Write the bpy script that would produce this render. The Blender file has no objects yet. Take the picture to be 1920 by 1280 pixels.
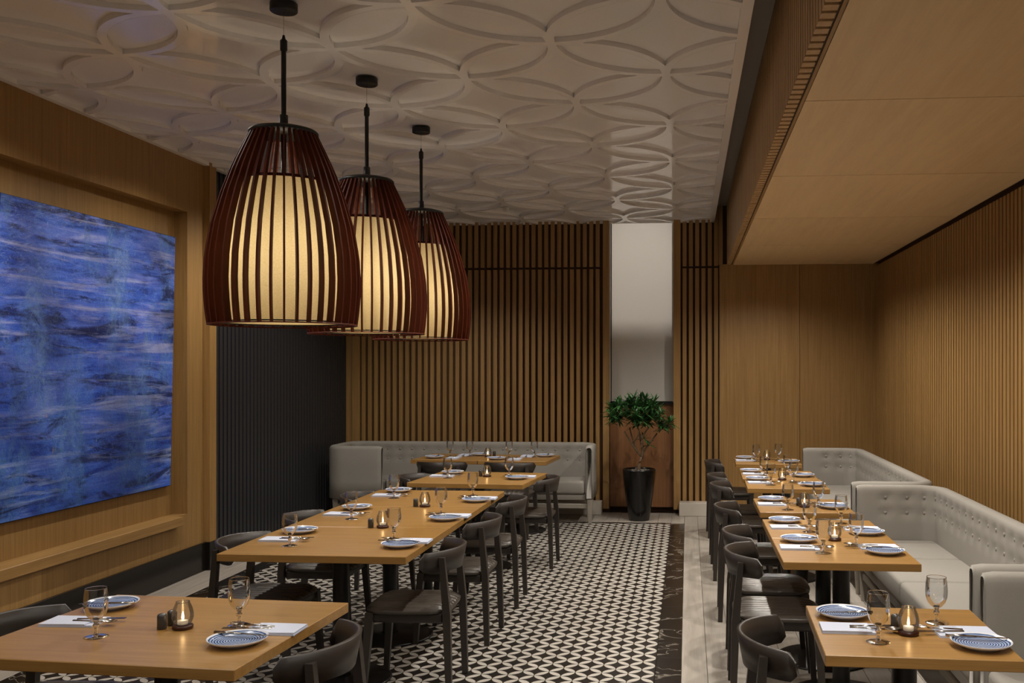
import bpy, bmesh, math, random
from mathutils import Vector, Matrix
random.seed(7)
S = bpy.context.scene
COL = S.collection
PI = math.pi

# ------------------------------------------------------------------ camera
YAW, FPX, CX, CY, EYE = 0.08107, 1804.0, 1143.3, 690.4, 1.68
cam = bpy.data.cameras.new('camera'); cam_o = bpy.data.objects.new('camera', cam); COL.objects.link(cam_o)
cam_o.location = (0, 0, EYE); cam_o.rotation_euler = (PI/2, 0, YAW)
cam.sensor_width = 36; cam.lens = FPX/1920*36
cam.shift_x = (960-CX)/1920; cam.shift_y = (CY-640)/1920
cam.clip_start = 0.05
S.camera = cam_o

# ------------------------------------------------------------------ world, lamps, exposure
w = bpy.data.worlds.new('world'); S.world = w; w.use_nodes = True
w.node_tree.nodes['Background'].inputs['Color'].default_value = (1.0, 0.97, 0.93, 1)
w.node_tree.nodes['Background'].inputs['Strength'].default_value = 0.14
S.view_settings.view_transform = 'Standard'; S.view_settings.look = 'None'
S.view_settings.exposure = 0.40; S.view_settings.gamma = 1.0; S.view_settings.use_curve_mapping = False

def spot(x, y, z, watts, deg, tx=None, ty=None, col=(1.0, 0.94, 0.85), r=0.035, blend=0.6):
    l = bpy.data.lights.new('downlight_or_added_lamp', 'SPOT'); o = bpy.data.objects.new('downlight_or_added_lamp', l); COL.objects.link(o)
    l.energy = watts; l.color = col; l.spot_size = math.radians(deg); l.spot_blend = blend; l.shadow_soft_size = r
    o.location = (x, y, z)
    d = Vector(((x if tx is None else tx)-x, (y if ty is None else ty)-y, -z))
    o.rotation_euler = d.to_track_quat('-Z', 'Y').to_euler()
    return o
SOFFIT_Z, CEIL_Z = 2.87, 3.37
for y in (0.6, 2.1, 3.45, 5.0, 5.75, 6.65, 7.9, 8.6, 9.8):          # downlights over the bench row
    spot(0.80, y, SOFFIT_Z-0.02, 44, 150)
for y in (2.2, 3.46, 5.02, 5.62, 6.62, 7.86, 8.52, 9.78):              # narrow beams, one for each bench-row seat
    spot(0.80, y, SOFFIT_Z-0.02, 36, 66, r=0.02, blend=0.5)
for y in (0.3, 1.8, 3.3, 4.9, 6.6, 8.3):                      # downlights along the aisle
    spot(-0.80, y, CEIL_Z-0.03, 36 if y < 4 else 92, 105, tx=-1.4, ty=y, blend=1.0)
for y in (0.3, 1.8, 3.4, 5.1, 6.7, 8.3):                           # downlights along the painting wall
    spot(-3.00, y, CEIL_Z-0.03, 26 if y < 4 else 58, 150)
spot(-2.3, 9.7, CEIL_Z-0.03, 40, 120)
spot(-0.62, 9.75, CEIL_Z-0.03, 60, 34, tx=-0.54, ty=11.0, r=0.02, blend=0.4)          # accent on the plant
spot(-0.54, 14.2, 4.0, 1000, 60, tx=-0.54, ty=8.0, col=(0.95, 0.95, 1.0), r=0.35)          # unseen lamp added outside to brighten the upper blind

# ------------------------------------------------------------------ helpers
def srgb(r, g, b):
    f = lambda c: (c/12.92 if c <= 0.04045 else ((c+0.055)/1.055)**2.4)
    return (f(r/255), f(g/255), f(b/255), 1)

class MB:
    def __init__(s): s.v = []; s.f = []; s.sm = []
    def add(s, vs, fs, smooth=False):
        n = len(s.v); s.v += [tuple(v) for v in vs]
        for f in fs: s.f.append(tuple(i+n for i in f)); s.sm.append(smooth)
        return s
    def box(s, x0, x1, y0, y1, z0, z1):
        return s.add([(x0,y0,z0),(x1,y0,z0),(x1,y1,z0),(x0,y1,z0),(x0,y0,z1),(x1,y0,z1),(x1,y1,z1),(x0,y1,z1)],
                     [(3,2,1,0),(4,5,6,7),(0,1,5,4),(1,2,6,5),(2,3,7,6),(3,0,4,7)])
    def rbox(s, x0, x1, y0, y1, z0, z1, b=0.005, seg=2, smooth=True):
        bm = bmesh.new(); bmesh.ops.create_cube(bm, size=1)
        for v in bm.verts:
            v.co = Vector((x0+(v.co.x+.5)*(x1-x0), y0+(v.co.y+.5)*(y1-y0), z0+(v.co.z+.5)*(z1-z0)))
        bmesh.ops.bevel(bm, geom=bm.edges[:], offset=b, segments=seg, affect='EDGES', profile=0.5)
        bm.verts.index_update()
        vs = [v.co[:] for v in bm.verts]; fs = [tuple(v.index for v in f.verts) for f in bm.faces]; bm.free()
        return s.add(vs, fs, smooth)
    def lathe(s, prof, n=24, c=(0,0,0), smooth=True, cap0=False, cap1=False):
        vs = []; fs = []
        for (r, z) in prof:
            for k in range(n):
                a = 2*PI*k/n; vs.append((c[0]+r*math.cos(a), c[1]+r*math.sin(a), c[2]+z))
        for i in range(len(prof)-1):
            for k in range(n):
                k2 = (k+1) % n; fs.append((i*n+k, i*n+k2, (i+1)*n+k2, (i+1)*n+k))
        if cap0: fs.append(tuple(range(n-1, -1, -1)))
        if cap1: fs.append(tuple((len(prof)-1)*n+k for k in range(n)))
        return s.add(vs, fs, smooth)
    def tube(s, pts, rad, n=8, smooth=True, sx=1.0):
        pts = [Vector(p) for p in pts]; R = rad if isinstance(rad, (list, tuple)) else [rad]*len(pts)
        vs = []; fs = []; up = Vector((0,0,1))
        for i, p in enumerate(pts):
            t = (pts[min(i+1, len(pts)-1)]-pts[max(i-1, 0)]).normalized()
            u = up if abs(t.dot(up)) < 0.95 else Vector((1,0,0))
            a = t.cross(u).normalized(); b = a.cross(t).normalized()
            for k in range(n):
                q = 2*PI*k/n; vs.append(p+a*math.cos(q)*R[i]*sx+b*math.sin(q)*R[i])
        for i in range(len(pts)-1):
            for k in range(n):
                k2 = (k+1) % n; fs.append((i*n+k2, i*n+k, (i+1)*n+k, (i+1)*n+k2))
        fs.append(tuple(range(n))); fs.append(tuple((len(pts)-1)*n+k for k in range(n-1, -1, -1)))
        return s.add(vs, fs, smooth)
    def beam(s, p, q, a0, b0, a1=None, b1=None, ang=0.0):
        """square-section tapering bar from p to q, half sizes a (x) and b (y)"""
        a1 = a0 if a1 is None else a1; b1 = b0 if b1 is None else b1
        vs = []
        for c, a, b in ((p, a0, b0), (q, a1, b1)):
            for dx, dy in ((-a,-b),(a,-b),(a,b),(-a,b)):
                vs.append((c[0]+dx*math.cos(ang)-dy*math.sin(ang), c[1]+dx*math.sin(ang)+dy*math.cos(ang), c[2]))
        return s.add(vs, [(3,2,1,0),(4,5,6,7),(0,1,5,4),(1,2,6,5),(2,3,7,6),(3,0,4,7)])
    def mesh(s, name, m):
        me = bpy.data.meshes.new(name); me.from_pydata(s.v, [], s.f); me.update()
        me.polygons.foreach_set('use_smooth', s.sm)
        if m: me.materials.append(m)
        return me
    def build(s, name, m, parent=None, **k): return obj(name, s.mesh(name, m), parent, **k)

def obj(name, me, parent=None, loc=None, rz=None, kind=None):
    o = bpy.data.objects.new(name, me); COL.objects.link(o)
    if parent: o.parent = parent
    if loc: o.location = loc
    if rz: o.rotation_euler = (0, 0, rz)
    if kind: o['kind'] = kind
    return o
def tag(o, label, cat, group=None, kind=None):
    o['label'] = label; o['category'] = cat
    if group: o['group'] = group
    if kind: o['kind'] = kind
    return o
def empty(name, loc=(0,0,0), rz=0.0):
    o = bpy.data.objects.new(name, None); COL.objects.link(o); o.location = loc; o.rotation_euler = (0,0,rz); o.empty_display_size = 0.1
    return o
def dup(root, loc, rz=0.0, label=None, group=None):
    r = root.copy(); COL.objects.link(r); r.location = loc; r.rotation_euler = (0,0,rz)
    if label: r['label'] = label
    if group: r['group'] = group
    for ch in root.children:
        c = ch.copy(); COL.objects.link(c); c.parent = r
        for g in ch.children:
            d = g.copy(); COL.objects.link(d); d.parent = c
    return r

# ------------------------------------------------------------------ materials
def newmat(name):
    m = bpy.data.materials.new(name); m.use_nodes = True
    nt = m.node_tree; return m, nt, nt.nodes['Principled BSDF']
def N(nt, t, **k):
    n = nt.nodes.new(t)
    for a, b in k.items(): setattr(n, a, b)
    return n
def plain(name, col, rough=0.5, metal=0.0, spec=0.5, noise=0.0, nscale=20, bump=0.0, bscale=200, coat=0.0):
    m, nt, p = newmat(name)
    p.inputs['Base Color'].default_value = col; p.inputs['Roughness'].default_value = rough
    p.inputs['Metallic'].default_value = metal; p.inputs['Specular IOR Level'].default_value = spec
    p.inputs['Coat Weight'].default_value = coat; p.inputs['Coat Roughness'].default_value = 0.1
    if noise or bump:
        tc = N(nt, 'ShaderNodeTexCoord')
    if noise:
        nz = N(nt, 'ShaderNodeTexNoise'); nz.inputs['Scale'].default_value = nscale; nz.inputs['Detail'].default_value = 4
        nt.links.new(tc.outputs['Object'], nz.inputs['Vector'])
        mx = N(nt, 'ShaderNodeMix', data_type='RGBA', blend_type='MIX')
        mx.inputs['A'].default_value = tuple(c*(1-noise) for c in col[:3])+(1,)
        mx.inputs['B'].default_value = tuple(min(1, c*(1+noise)) for c in col[:3])+(1,)
        nt.links.new(nz.outputs['Fac'], mx.inputs['Factor']); nt.links.new(mx.outputs['Result'], p.inputs['Base Color'])
    if bump:
        n2 = N(nt, 'ShaderNodeTexNoise'); n2.inputs['Scale'].default_value = bscale; n2.inputs['Detail'].default_value = 3
        nt.links.new(tc.outputs['Object'], n2.inputs['Vector'])
        b = N(nt, 'ShaderNodeBump'); b.inputs['Strength'].default_value = bump; b.inputs['Distance'].default_value = 0.002
        nt.links.new(n2.outputs['Fac'], b.inputs['Height']); nt.links.new(b.outputs['Normal'], p.inputs['Normal'])
    return m
def wood(name, c1, c2, scale=(40, 40, 1.5), rough=0.45, spec=0.4, vary=0.10, bump=0.03, coat=0.0):
    """streaky grain; the small scale axis is the grain direction"""
    m, nt, p = newmat(name)
    tc = N(nt, 'ShaderNodeTexCoord'); mp = N(nt, 'ShaderNodeMapping'); mp.inputs['Scale'].default_value = scale
    oi = N(nt, 'ShaderNodeObjectInfo')
    ad = N(nt, 'ShaderNodeVectorMath', operation='ADD')
    sc = N(nt, 'ShaderNodeVectorMath', operation='SCALE'); sc.inputs['Scale'].default_value = 37.0
    cb = N(nt, 'ShaderNodeCombineXYZ'); nt.links.new(oi.outputs['Random'], cb.inputs['X']); nt.links.new(oi.outputs['Random'], cb.inputs['Y'])
    nt.links.new(cb.outputs[0], sc.inputs[0])
    nt.links.new(tc.outputs['Object'], mp.inputs['Vector']); nt.links.new(mp.outputs[0], ad.inputs[0]); nt.links.new(sc.outputs[0], ad.inputs[1])
    n1 = N(nt, 'ShaderNodeTexNoise'); n1.inputs['Scale'].default_value = 1.0; n1.inputs['Detail'].default_value = 6; n1.inputs['Roughness'].default_value = 0.6; n1.inputs['Distortion'].default_value = 0.3
    nt.links.new(ad.outputs[0], n1.inputs['Vector'])
    n2 = N(nt, 'ShaderNodeTexNoise'); n2.inputs['Scale'].default_value = 6.0; n2.inputs['Detail'].default_value = 2
    nt.links.new(ad.outputs[0], n2.inputs['Vector'])
    av = N(nt, 'ShaderNodeMath', operation='MULTIPLY_ADD'); av.inputs[1].default_value = 0.35
    nt.links.new(n2.outputs['Fac'], av.inputs[0]); nt.links.new(n1.outputs['Fac'], av.inputs[2])
    cr = N(nt, 'ShaderNodeValToRGB'); cr.color_ramp.elements[0].position = 0.42; cr.color_ramp.elements[1].position = 0.92
    cr.color_ramp.elements[0].color = c1; cr.color_ramp.elements[1].color = c2
    nt.links.new(av.outputs[0], cr.inputs['Fac'])
    hs = N(nt, 'ShaderNodeHueSaturation')
    mr = N(nt, 'ShaderNodeMapRange'); mr.inputs['To Min'].default_value = 1-vary; mr.inputs['To Max'].default_value = 1+vary
    nt.links.new(oi.outputs['Random'], mr.inputs['Value']); nt.links.new(mr.outputs[0], hs.inputs['Value'])
    nt.links.new(cr.outputs['Color'], hs.inputs['Color']); nt.links.new(hs.outputs['Color'], p.inputs['Base Color'])
    p.inputs['Roughness'].default_value = rough; p.inputs['Specular IOR Level'].default_value = spec
    p.inputs['Coat Weight'].default_value = coat; p.inputs['Coat Roughness'].default_value = 0.15
    if bump:
        b = N(nt, 'ShaderNodeBump'); b.inputs['Strength'].default_value = bump; b.inputs['Distance'].default_value = 0.003
        nt.links.new(av.outputs[0], b.inputs['Height']); nt.links.new(b.outputs['Normal'], p.inputs['Normal'])
    return m

M = {}
OAK1, OAK2 = srgb(136, 102, 56), srgb(166, 130, 80)
M['oak_v'] = wood('oak_vertical', OAK1, OAK2, (45, 45, 1.2))
M['oak_slat'] = wood('oak_slat', OAK1, OAK2, (45, 45, 1.2), vary=0.06)
M['oak_x'] = wood('pale_oak_soffit', srgb(226, 194, 146), srgb(240, 210, 160), (14, 0.9, 14), vary=0.03)
M['oak_fascia'] = wood('pale_oak_slat', srgb(176, 142, 96), srgb(204, 168, 120), (45, 45, 1.2), vary=0.05)
M['oak_y'] = wood('oak_grain_lengthwise', OAK1, OAK2, (45, 1.2, 45))
M['oak_dark'] = plain('dark_slot_backing', srgb(70, 42, 14), 0.7)
M['oak_red'] = wood('reddish_oak_panel', srgb(112, 74, 44), srgb(140, 96, 60), (40, 40, 1.0), vary=0.02)
M['table'] = wood('tabletop_oak', srgb(134, 98, 50), srgb(164, 124, 68), (1.6, 36, 36), rough=0.30, spec=0.5, vary=0.03, bump=0.01)
M['charcoal'] = plain('charcoal_slat', srgb(46, 46, 49), 0.45)
M['charcoal_back'] = plain('charcoal_backing', srgb(12, 12, 13), 0.8)
M['black_gloss'] = plain('black_gloss_skirting', srgb(24, 20, 17), 0.22)
M['black_void'] = plain('black_shadow_gap', srgb(10, 9, 8), 0.9)
M['white_ceiling'] = plain('white_lacquer_ceiling', srgb(236, 233, 230), 0.08, spec=0.4)
M['cove'] = plain('dark_grey_cove', srgb(150, 142, 132), 0.7)
M['plinth'] = plain('painted_white_plinth', srgb(196, 188, 176), 0.4)
M['plank'] = wood('pale_floor_plank', srgb(144, 136, 126), srgb(172, 164, 154), (30, 1.2, 30), rough=0.35, vary=0.07, bump=0.02)
M['petal'] = plain('ivory_mosaic_petal', srgb(184, 178, 168), 0.30, noise=0.06, nscale=9)
M['ground'] = plain('black_mosaic_ground', srgb(30, 26, 22), 0.32, noise=0.2, nscale=12)
M['chair'] = plain('black_stained_ash', srgb(48, 41, 36), 0.42, noise=0.12, nscale=30)
M['leather'] = plain('dark_channelled_leather', srgb(68, 61, 54), 0.36, noise=0.08, nscale=15)
M['iron'] = plain('black_steel', srgb(26, 24, 23), 0.35, spec=0.5, metal=0.3)
M['linen'] = plain('grey_linen', srgb(148, 143, 135), 0.85, noise=0.05, nscale=300, bump=0.25, bscale=900)
M['button'] = plain('linen_button', srgb(140, 134, 126), 0.6)
M['frame_paint'] = plain('stone_painted_frame', srgb(150, 142, 130), 0.5)
M['pot'] = plain('black_glazed_pot', srgb(15, 13, 12), 0.25)
M['bark'] = plain('pale_branch_bark', srgb(112, 92, 70), 0.8, noise=0.2, nscale=40)
M['leaf'] = plain('dark_green_leaf', srgb(54, 96, 50), 0.35, noise=0.35, nscale=8)
M['pebble'] = plain('pale_pebble', srgb(150, 142, 130), 0.7)
M['napkin'] = plain('white_linen_napkin', srgb(194, 200, 218), 0.8, bump=0.1, bscale=700)
M['steel'] = plain('polished_cutlery_steel', srgb(190, 185, 178), 0.18, metal=1.0)
M['shaker'] = plain('dark_grey_shaker', srgb(58, 56, 54), 0.35)
M['candle_base'] = plain('dark_red_brown_wood', srgb(58, 24, 14), 0.35)
M['wax'] = plain('white_wax', srgb(235, 228, 214), 0.5)
M['metal_black'] = plain('matt_black_metal', srgb(16, 16, 16), 0.5)
M['fin'] = wood('red_brown_veneer_fin', srgb(64, 24, 10), srgb(98, 40, 19), (40, 40, 2), rough=0.62, spec=0.2, vary=0.08, bump=0)
M['fixture_white'] = plain('white_fixture', srgb(200, 195, 188), 0.4)

def marble():
    m, nt, p = newmat('black_veined_marble')
    tc = N(nt, 'ShaderNodeTexCoord'); n = N(nt, 'ShaderNodeTexNoise'); n.inputs['Scale'].default_value = 2.2; n.inputs['Detail'].default_value = 5; n.inputs['Distortion'].default_value = 1.2
    oi = N(nt, 'ShaderNodeObjectInfo'); ad = N(nt, 'ShaderNodeVectorMath', operation='ADD'); sc = N(nt, 'ShaderNodeVectorMath', operation='SCALE'); sc.inputs['Scale'].default_value = 50
    cb = N(nt, 'ShaderNodeCombineXYZ'); nt.links.new(oi.outputs['Random'], cb.inputs['X']); nt.links.new(cb.outputs[0], sc.inputs[0])
    nt.links.new(tc.outputs['Object'], ad.inputs[0]); nt.links.new(sc.outputs[0], ad.inputs[1]); nt.links.new(ad.outputs[0], n.inputs['Vector'])
    cr = N(nt, 'ShaderNodeValToRGB'); e = cr.color_ramp.elements
    e[0].position = 0.487; e[0].color = srgb(28, 24, 21); e[1].position = 0.5; e[1].color = srgb(120, 112, 102)
    x = cr.color_ramp.elements.new(0.513); x.color = srgb(30, 26, 23)
    nt.links.new(n.outputs['Fac'], cr.inputs['Fac']); nt.links.new(cr.outputs['Color'], p.inputs['Base Color'])
    p.inputs['Roughness'].default_value = 0.22
    return m
M['marble'] = marble()

def glass_thin():
    m, nt, p = newmat('clear_thin_glass'); nt.nodes.remove(p)
    out = nt.nodes['Material Output']
    tr = N(nt, 'ShaderNodeBsdfTransparent'); tr.inputs['Color'].default_value = (0.93, 0.94, 0.95, 1)
    gl = N(nt, 'ShaderNodeBsdfGlossy'); gl.inputs['Roughness'].default_value = 0.02
    fr = N(nt, 'ShaderNodeFresnel'); fr.inputs['IOR'].default_value = 1.5
    mu = N(nt, 'ShaderNodeMath', operation='MULTIPLY_ADD'); mu.inputs[1].default_value = 0.8; mu.inputs[2].default_value = 0.02
    mu.use_clamp = True
    mx = N(nt, 'ShaderNodeMixShader')
    nt.links.new(fr.outputs[0], mu.inputs[0]); nt.links.new(mu.outputs[0], mx.inputs[0])
    nt.links.new(tr.outputs[0], mx.inputs[1]); nt.links.new(gl.outputs[0], mx.inputs[2]); nt.links.new(mx.outputs[0], out.inputs['Surface'])
    return m
M['glass_thin'] = glass_thin()
def glass_solid():
    m, nt, p = newmat('clear_solid_glass')
    p.inputs['Transmission Weight'].default_value = 1.0; p.inputs['Roughness'].default_value = 0.02; p.inputs['IOR'].default_value = 1.5
    return m
M['glass'] = glass_solid()
def emit(name, col, st):
    m, nt, p = newmat(name); nt.nodes.remove(p)
    e = N(nt, 'ShaderNodeEmission'); e.inputs['Color'].default_value = col; e.inputs['Strength'].default_value = st
    nt.links.new(e.outputs[0], nt.nodes['Material Output'].inputs['Surface'])
    return m
M['flame'] = emit('candle_flame', (1.0, 0.62, 0.25, 1), 14)
def shade_fabric():
    m, nt, p = newmat('cream_lampshade_fabric'); nt.nodes.remove(p)
    d = N(nt, 'ShaderNodeBsdfDiffuse'); t = N(nt, 'ShaderNodeBsdfTranslucent'); mx = N(nt, 'ShaderNodeMixShader')
    tc = N(nt, 'ShaderNodeTexCoord'); nz = N(nt, 'ShaderNodeTexNoise'); nz.inputs['Scale'].default_value = 160
    mp = N(nt, 'ShaderNodeMapping'); mp.inputs['Scale'].default_value = (1, 1, 3); nt.links.new(tc.outputs['Object'], mp.inputs[0]); nt.links.new(mp.outputs[0], nz.inputs['Vector'])
    cr = N(nt, 'ShaderNodeValToRGB'); cr.color_ramp.elements[0].position = 0.3; cr.color_ramp.elements[1].position = 0.7
    cr.color_ramp.elements[0].color = srgb(184, 164, 122); cr.color_ramp.elements[1].color = srgb(204, 186, 148)
    nt.links.new(nz.outputs['Fac'], cr.inputs['Fac']); nt.links.new(cr.outputs['Color'], d.inputs['Color']); nt.links.new(cr.outputs['Color'], t.inputs['Color'])
    mx.inputs[0].default_value = 0.5
    nt.links.new(d.outputs[0], mx.inputs[1]); nt.links.new(t.outputs[0], mx.inputs[2]); nt.links.new(mx.outputs[0], nt.nodes['Material Output'].inputs['Surface'])
    return m
M['shade'] = shade_fabric()
def blind_fabric():
    m, nt, p = newmat('off_white_blind_fabric'); nt.nodes.remove(p)
    d = N(nt, 'ShaderNodeBsdfDiffuse'); t = N(nt, 'ShaderNodeBsdfTranslucent'); mx = N(nt, 'ShaderNodeMixShader'); mx.inputs[0].default_value = 0.4
    d.inputs['Color'].default_value = srgb(232, 228, 222); t.inputs['Color'].default_value = srgb(226, 220, 210)
    nt.links.new(d.outputs[0], mx.inputs[1]); nt.links.new(t.outputs[0], mx.inputs[2]); nt.links.new(mx.outputs[0], nt.nodes['Material Output'].inputs['Surface'])
    return m
M['blind'] = blind_fabric()

def plate_mat():
    m, nt, p = newmat('blue_ringed_glaze')
    tc = N(nt, 'ShaderNodeTexCoord'); sp = N(nt, 'ShaderNodeSeparateXYZ'); nt.links.new(tc.outputs['Object'], sp.inputs[0])
    cb = N(nt, 'ShaderNodeCombineXYZ'); nt.links.new(sp.outputs['X'], cb.inputs['X']); nt.links.new(sp.outputs['Y'], cb.inputs['Y'])
    ln = N(nt, 'ShaderNodeVectorMath', operation='LENGTH'); nt.links.new(cb.outputs[0], ln.inputs[0])
    nz = N(nt, 'ShaderNodeTexNoise'); nz.inputs['Scale'].default_value = 40; nt.links.new(tc.outputs['Object'], nz.inputs['Vector'])
    ma = N(nt, 'ShaderNodeMath', operation='MULTIPLY_ADD'); ma.inputs[1].default_value = 0.004; nt.links.new(nz.outputs['Fac'], ma.inputs[0]); nt.links.new(ln.outputs['Value'], ma.inputs[2])
    mu = N(nt, 'ShaderNodeMath', operation='MULTIPLY'); mu.inputs[1].default_value = 2*PI/0.0085; nt.links.new(ma.outputs[0], mu.inputs[0])
    sn = N(nt, 'ShaderNodeMath', operation='SINE'); nt.links.new(mu.outputs[0], sn.inputs[0])
    cr = N(nt, 'ShaderNodeValToRGB'); cr.color_ramp.elements[0].position = 0.0; cr.color_ramp.elements[1].position = 0.55
    cr.color_ramp.elements[0].color = srgb(36, 66, 118); cr.color_ramp.elements[1].color = srgb(166, 180, 204)
    ma2 = N(nt, 'ShaderNodeMath', operation='MULTIPLY_ADD'); ma2.inputs[1].default_value = 0.5; ma2.inputs[2].default_value = 0.3
    nt.links.new(sn.outputs[0], ma2.inputs[0]); nt.links.new(ma2.outputs[0], cr.inputs['Fac'])
    # white rim
    gt = N(nt, 'ShaderNodeMath', operation='GREATER_THAN'); gt.inputs[1].default_value = 0.093; nt.links.new(ln.outputs['Value'], gt.inputs[0])
    mx = N(nt, 'ShaderNodeMix', data_type='RGBA'); mx.inputs['B'].default_value = srgb(222, 222, 226)
    nt.links.new(gt.outputs[0], mx.inputs['Factor']); nt.links.new(cr.outputs['Color'], mx.inputs['A']); nt.links.new(mx.outputs['Result'], p.inputs['Base Color'])
    p.inputs['Roughness'].default_value = 0.15
    return m
M['plate'] = plate_mat()
M['plate_under'] = plain('white_glaze', srgb(222, 222, 226), 0.2)

def painting_mat():
    m, nt, p = newmat('blue_abstract_oil_paint')
    tc = N(nt, 'ShaderNodeTexCoord')
    def noise(scale, detail=6, rough=0.6, dist=0.0, off=(0,0,0)):
        mp = N(nt, 'ShaderNodeMapping'); mp.inputs['Scale'].default_value = scale; mp.inputs['Location'].default_value = off
        nt.links.new(tc.outputs['Object'], mp.inputs[0])
        n = N(nt, 'ShaderNodeTexNoise'); n.inputs['Scale'].default_value = 1; n.inputs['Detail'].default_value = detail; n.inputs['Roughness'].default_value = rough; n.inputs['Distortion'].default_value = dist
        nt.links.new(mp.outputs[0], n.inputs['Vector']); return n.outputs['Fac']
    def ramp(f, stops):
        cr = N(nt, 'ShaderNodeValToRGB'); e = cr.color_ramp.elements
        while len(e) < len(stops): e.new(0.5)
        for k, (pos, c) in enumerate(stops): e[k].position = pos; e[k].color = c
        nt.links.new(f, cr.inputs['Fac']); return cr.outputs['Color']
    def mix(f, a, b, mode='MIX'):
        mx = N(nt, 'ShaderNodeMix', data_type='RGBA', blend_type=mode)
        if hasattr(f, 'links'): nt.links.new(f, mx.inputs['Factor'])
        else: mx.inputs['Factor'].default_value = f
        nt.links.new(a, mx.inputs['A'])
        if hasattr(b, 'links'): nt.links.new(b, mx.inputs['B'])
        else: mx.inputs['B'].default_value = b
        return mx.outputs['Result']
    strokes = noise((1, 0.9, 7), 9, 0.66, 0.7)
    base = ramp(strokes, [(0.27, srgb(22, 38, 96)), (0.38, srgb(44, 78, 168)), (0.47, srgb(74, 114, 206)), (0.57, srgb(112, 134, 218)), (0.70, srgb(182, 188, 232))])
    fine = noise((1, 2.5, 45), 6, 0.7, 0.4, (2, 3, 9))
    c = mix(0.45, base, ramp(fine, [(0.35, srgb(60, 80, 140)), (0.5, srgb(120, 140, 200)), (0.66, srgb(190, 200, 240))]), 'OVERLAY')
    veins = noise((1, 2.4, 0.8), 8, 0.68, 1.6, (3, 1, 0))          # loose upright figures
    vm = ramp(veins, [(0.50, (0,0,0,1)), (0.60, (0.8,0.8,0.8,1))])
    vcol = ramp(noise((1, 13, 9), 7, 0.7, 2.2), [(0.28, srgb(34, 62, 146)), (0.42, srgb(66, 108, 196)), (0.54, srgb(96, 132, 206)), (0.62, srgb(84, 128, 178)), (0.74, srgb(160, 160, 218))])
    c = mix(vm, c, vcol)
    dark = ramp(noise((1, 1.3, 7), 8, 0.72, 0.9, (9, 2, 4)), [(0.50, (0,0,0,1)), (0.60, (0.88,0.88,0.88,1))])
    c = mix(dark, c, srgb(18, 26, 78))
    pale = ramp(noise((1, 0.8, 11), 9, 0.64, 0.6, (1, 7, 3)), [(0.54, (0,0,0,1)), (0.66, (0.8,0.8,0.8,1))])
    c = mix(pale, c, srgb(172, 176, 222))
    teal = ramp(noise((1, 6, 5), 6, 0.65, 2.4, (5, 5, 5)), [(0.66, (0,0,0,1)), (0.75, (0.5,0.5,0.5,1))])
    c = mix(teal, c, srgb(92, 158, 176))
    warm = ramp(noise((1, 13, 13), 4, 0.6, 1.4, (2, 8, 1)), [(0.70, (0,0,0,1)), (0.77, (0.7,0.7,0.7,1))])
    c = mix(warm, c, srgb(214, 150, 140))
    # three loose upright figures brushed over the streaks
    sp = N(nt, 'ShaderNodeSeparateXYZ'); nt.links.new(tc.outputs['Object'], sp.inputs[0])
    wob = noise((1, 2.5, 2.2), 4, 0.6, 0.5, (6, 2, 2)); brk = noise((1, 5, 4), 6, 0.7, 1.6, (8, 8, 8))
    def math_(op, a, b=None, c2=None):
        n_ = N(nt, 'ShaderNodeMath', operation=op)
        for k_, v_ in enumerate((a, b, c2)):
            if v_ is None: continue
            if hasattr(v_, 'links'): nt.links.new(v_, n_.inputs[k_])
            else: n_.inputs[k_].default_value = v_
        return n_.outputs[0]
    def figure(y0, wd, z0, hz):
        dy = math_('MULTIPLY', math_('ADD', math_('MULTIPLY_ADD', wob, 0.5, -0.25-y0), sp.outputs['Y']), 1/wd)
        dz = math_('MULTIPLY', math_('SUBTRACT', sp.outputs['Z'], z0), 1/hz)
        rr = math_('ADD', math_('MULTIPLY', dy, dy), math_('MULTIPLY', math_('MULTIPLY', dz, dz), math_('MULTIPLY', dz, dz)))
        g_ = math_('POWER', 2.718, math_('MULTIPLY', rr, -1.0))
        return math_('MULTIPLY', g_, math_('MULTIPLY_ADD', brk, 3.2, -1.05))
    fcol = ramp(noise((1, 15, 11), 7, 0.72, 2.4, (3, 9, 4)), [(0.28, srgb(48, 84, 176)), (0.42, srgb(92, 130, 214)), (0.52, srgb(128, 158, 224)), (0.60, srgb(110, 160, 196)), (0.70, srgb(190, 190, 232)), (0.78, srgb(222, 180, 176))])
    for args in ((0.22, 0.12, 1.38, 0.55), (0.48, 0.13, 0.50, 0.50), (-0.28, 0.12, 0.52, 0.48), (-0.62, 0.12, 1.1, 0.5)):
        f_ = N(nt, 'ShaderNodeClamp'); nt.links.new(figure(*args), f_.inputs['Value']); f_.inputs['Max'].default_value = 0.8
        c = mix(f_.outputs[0], c, fcol)
    squig = noise((1, 7, 6), 3, 0.5, 3.2, (7, 1, 6))               # thin trailing ridges of paint
    ridge = ramp(squig, [(0.492, (0,0,0,1)), (0.5, (0.55,0.55,0.55,1)), (0.508, (0,0,0,1))])
    c = mix(ridge, c, srgb(160, 186, 232))
    big = ramp(noise((1, 1.1, 1.6), 4, 0.55, 0.8, (4, 6, 2)), [(0.36, (0.45, 0.46, 0.55, 1)), (0.50, (0.85, 0.87, 0.9, 1)), (0.62, (1.1, 1.1, 1.1, 1))])
    c = mix(1.0, c, big, 'MULTIPLY')
    zr = N(nt, 'ShaderNodeMapRange'); zr.inputs['From Min'].default_value = 0.0; zr.inputs['From Max'].default_value = 1.9; nt.links.new(sp.outputs['Z'], zr.inputs['Value'])
    c = mix(1.0, c, ramp(zr.outputs[0], [(0.0, (0.72, 0.95, 1.0, 1)), (0.5, (0.92, 0.95, 0.98, 1)), (1.0, (0.92, 0.88, 0.78, 1))]), 'MULTIPLY')
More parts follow.
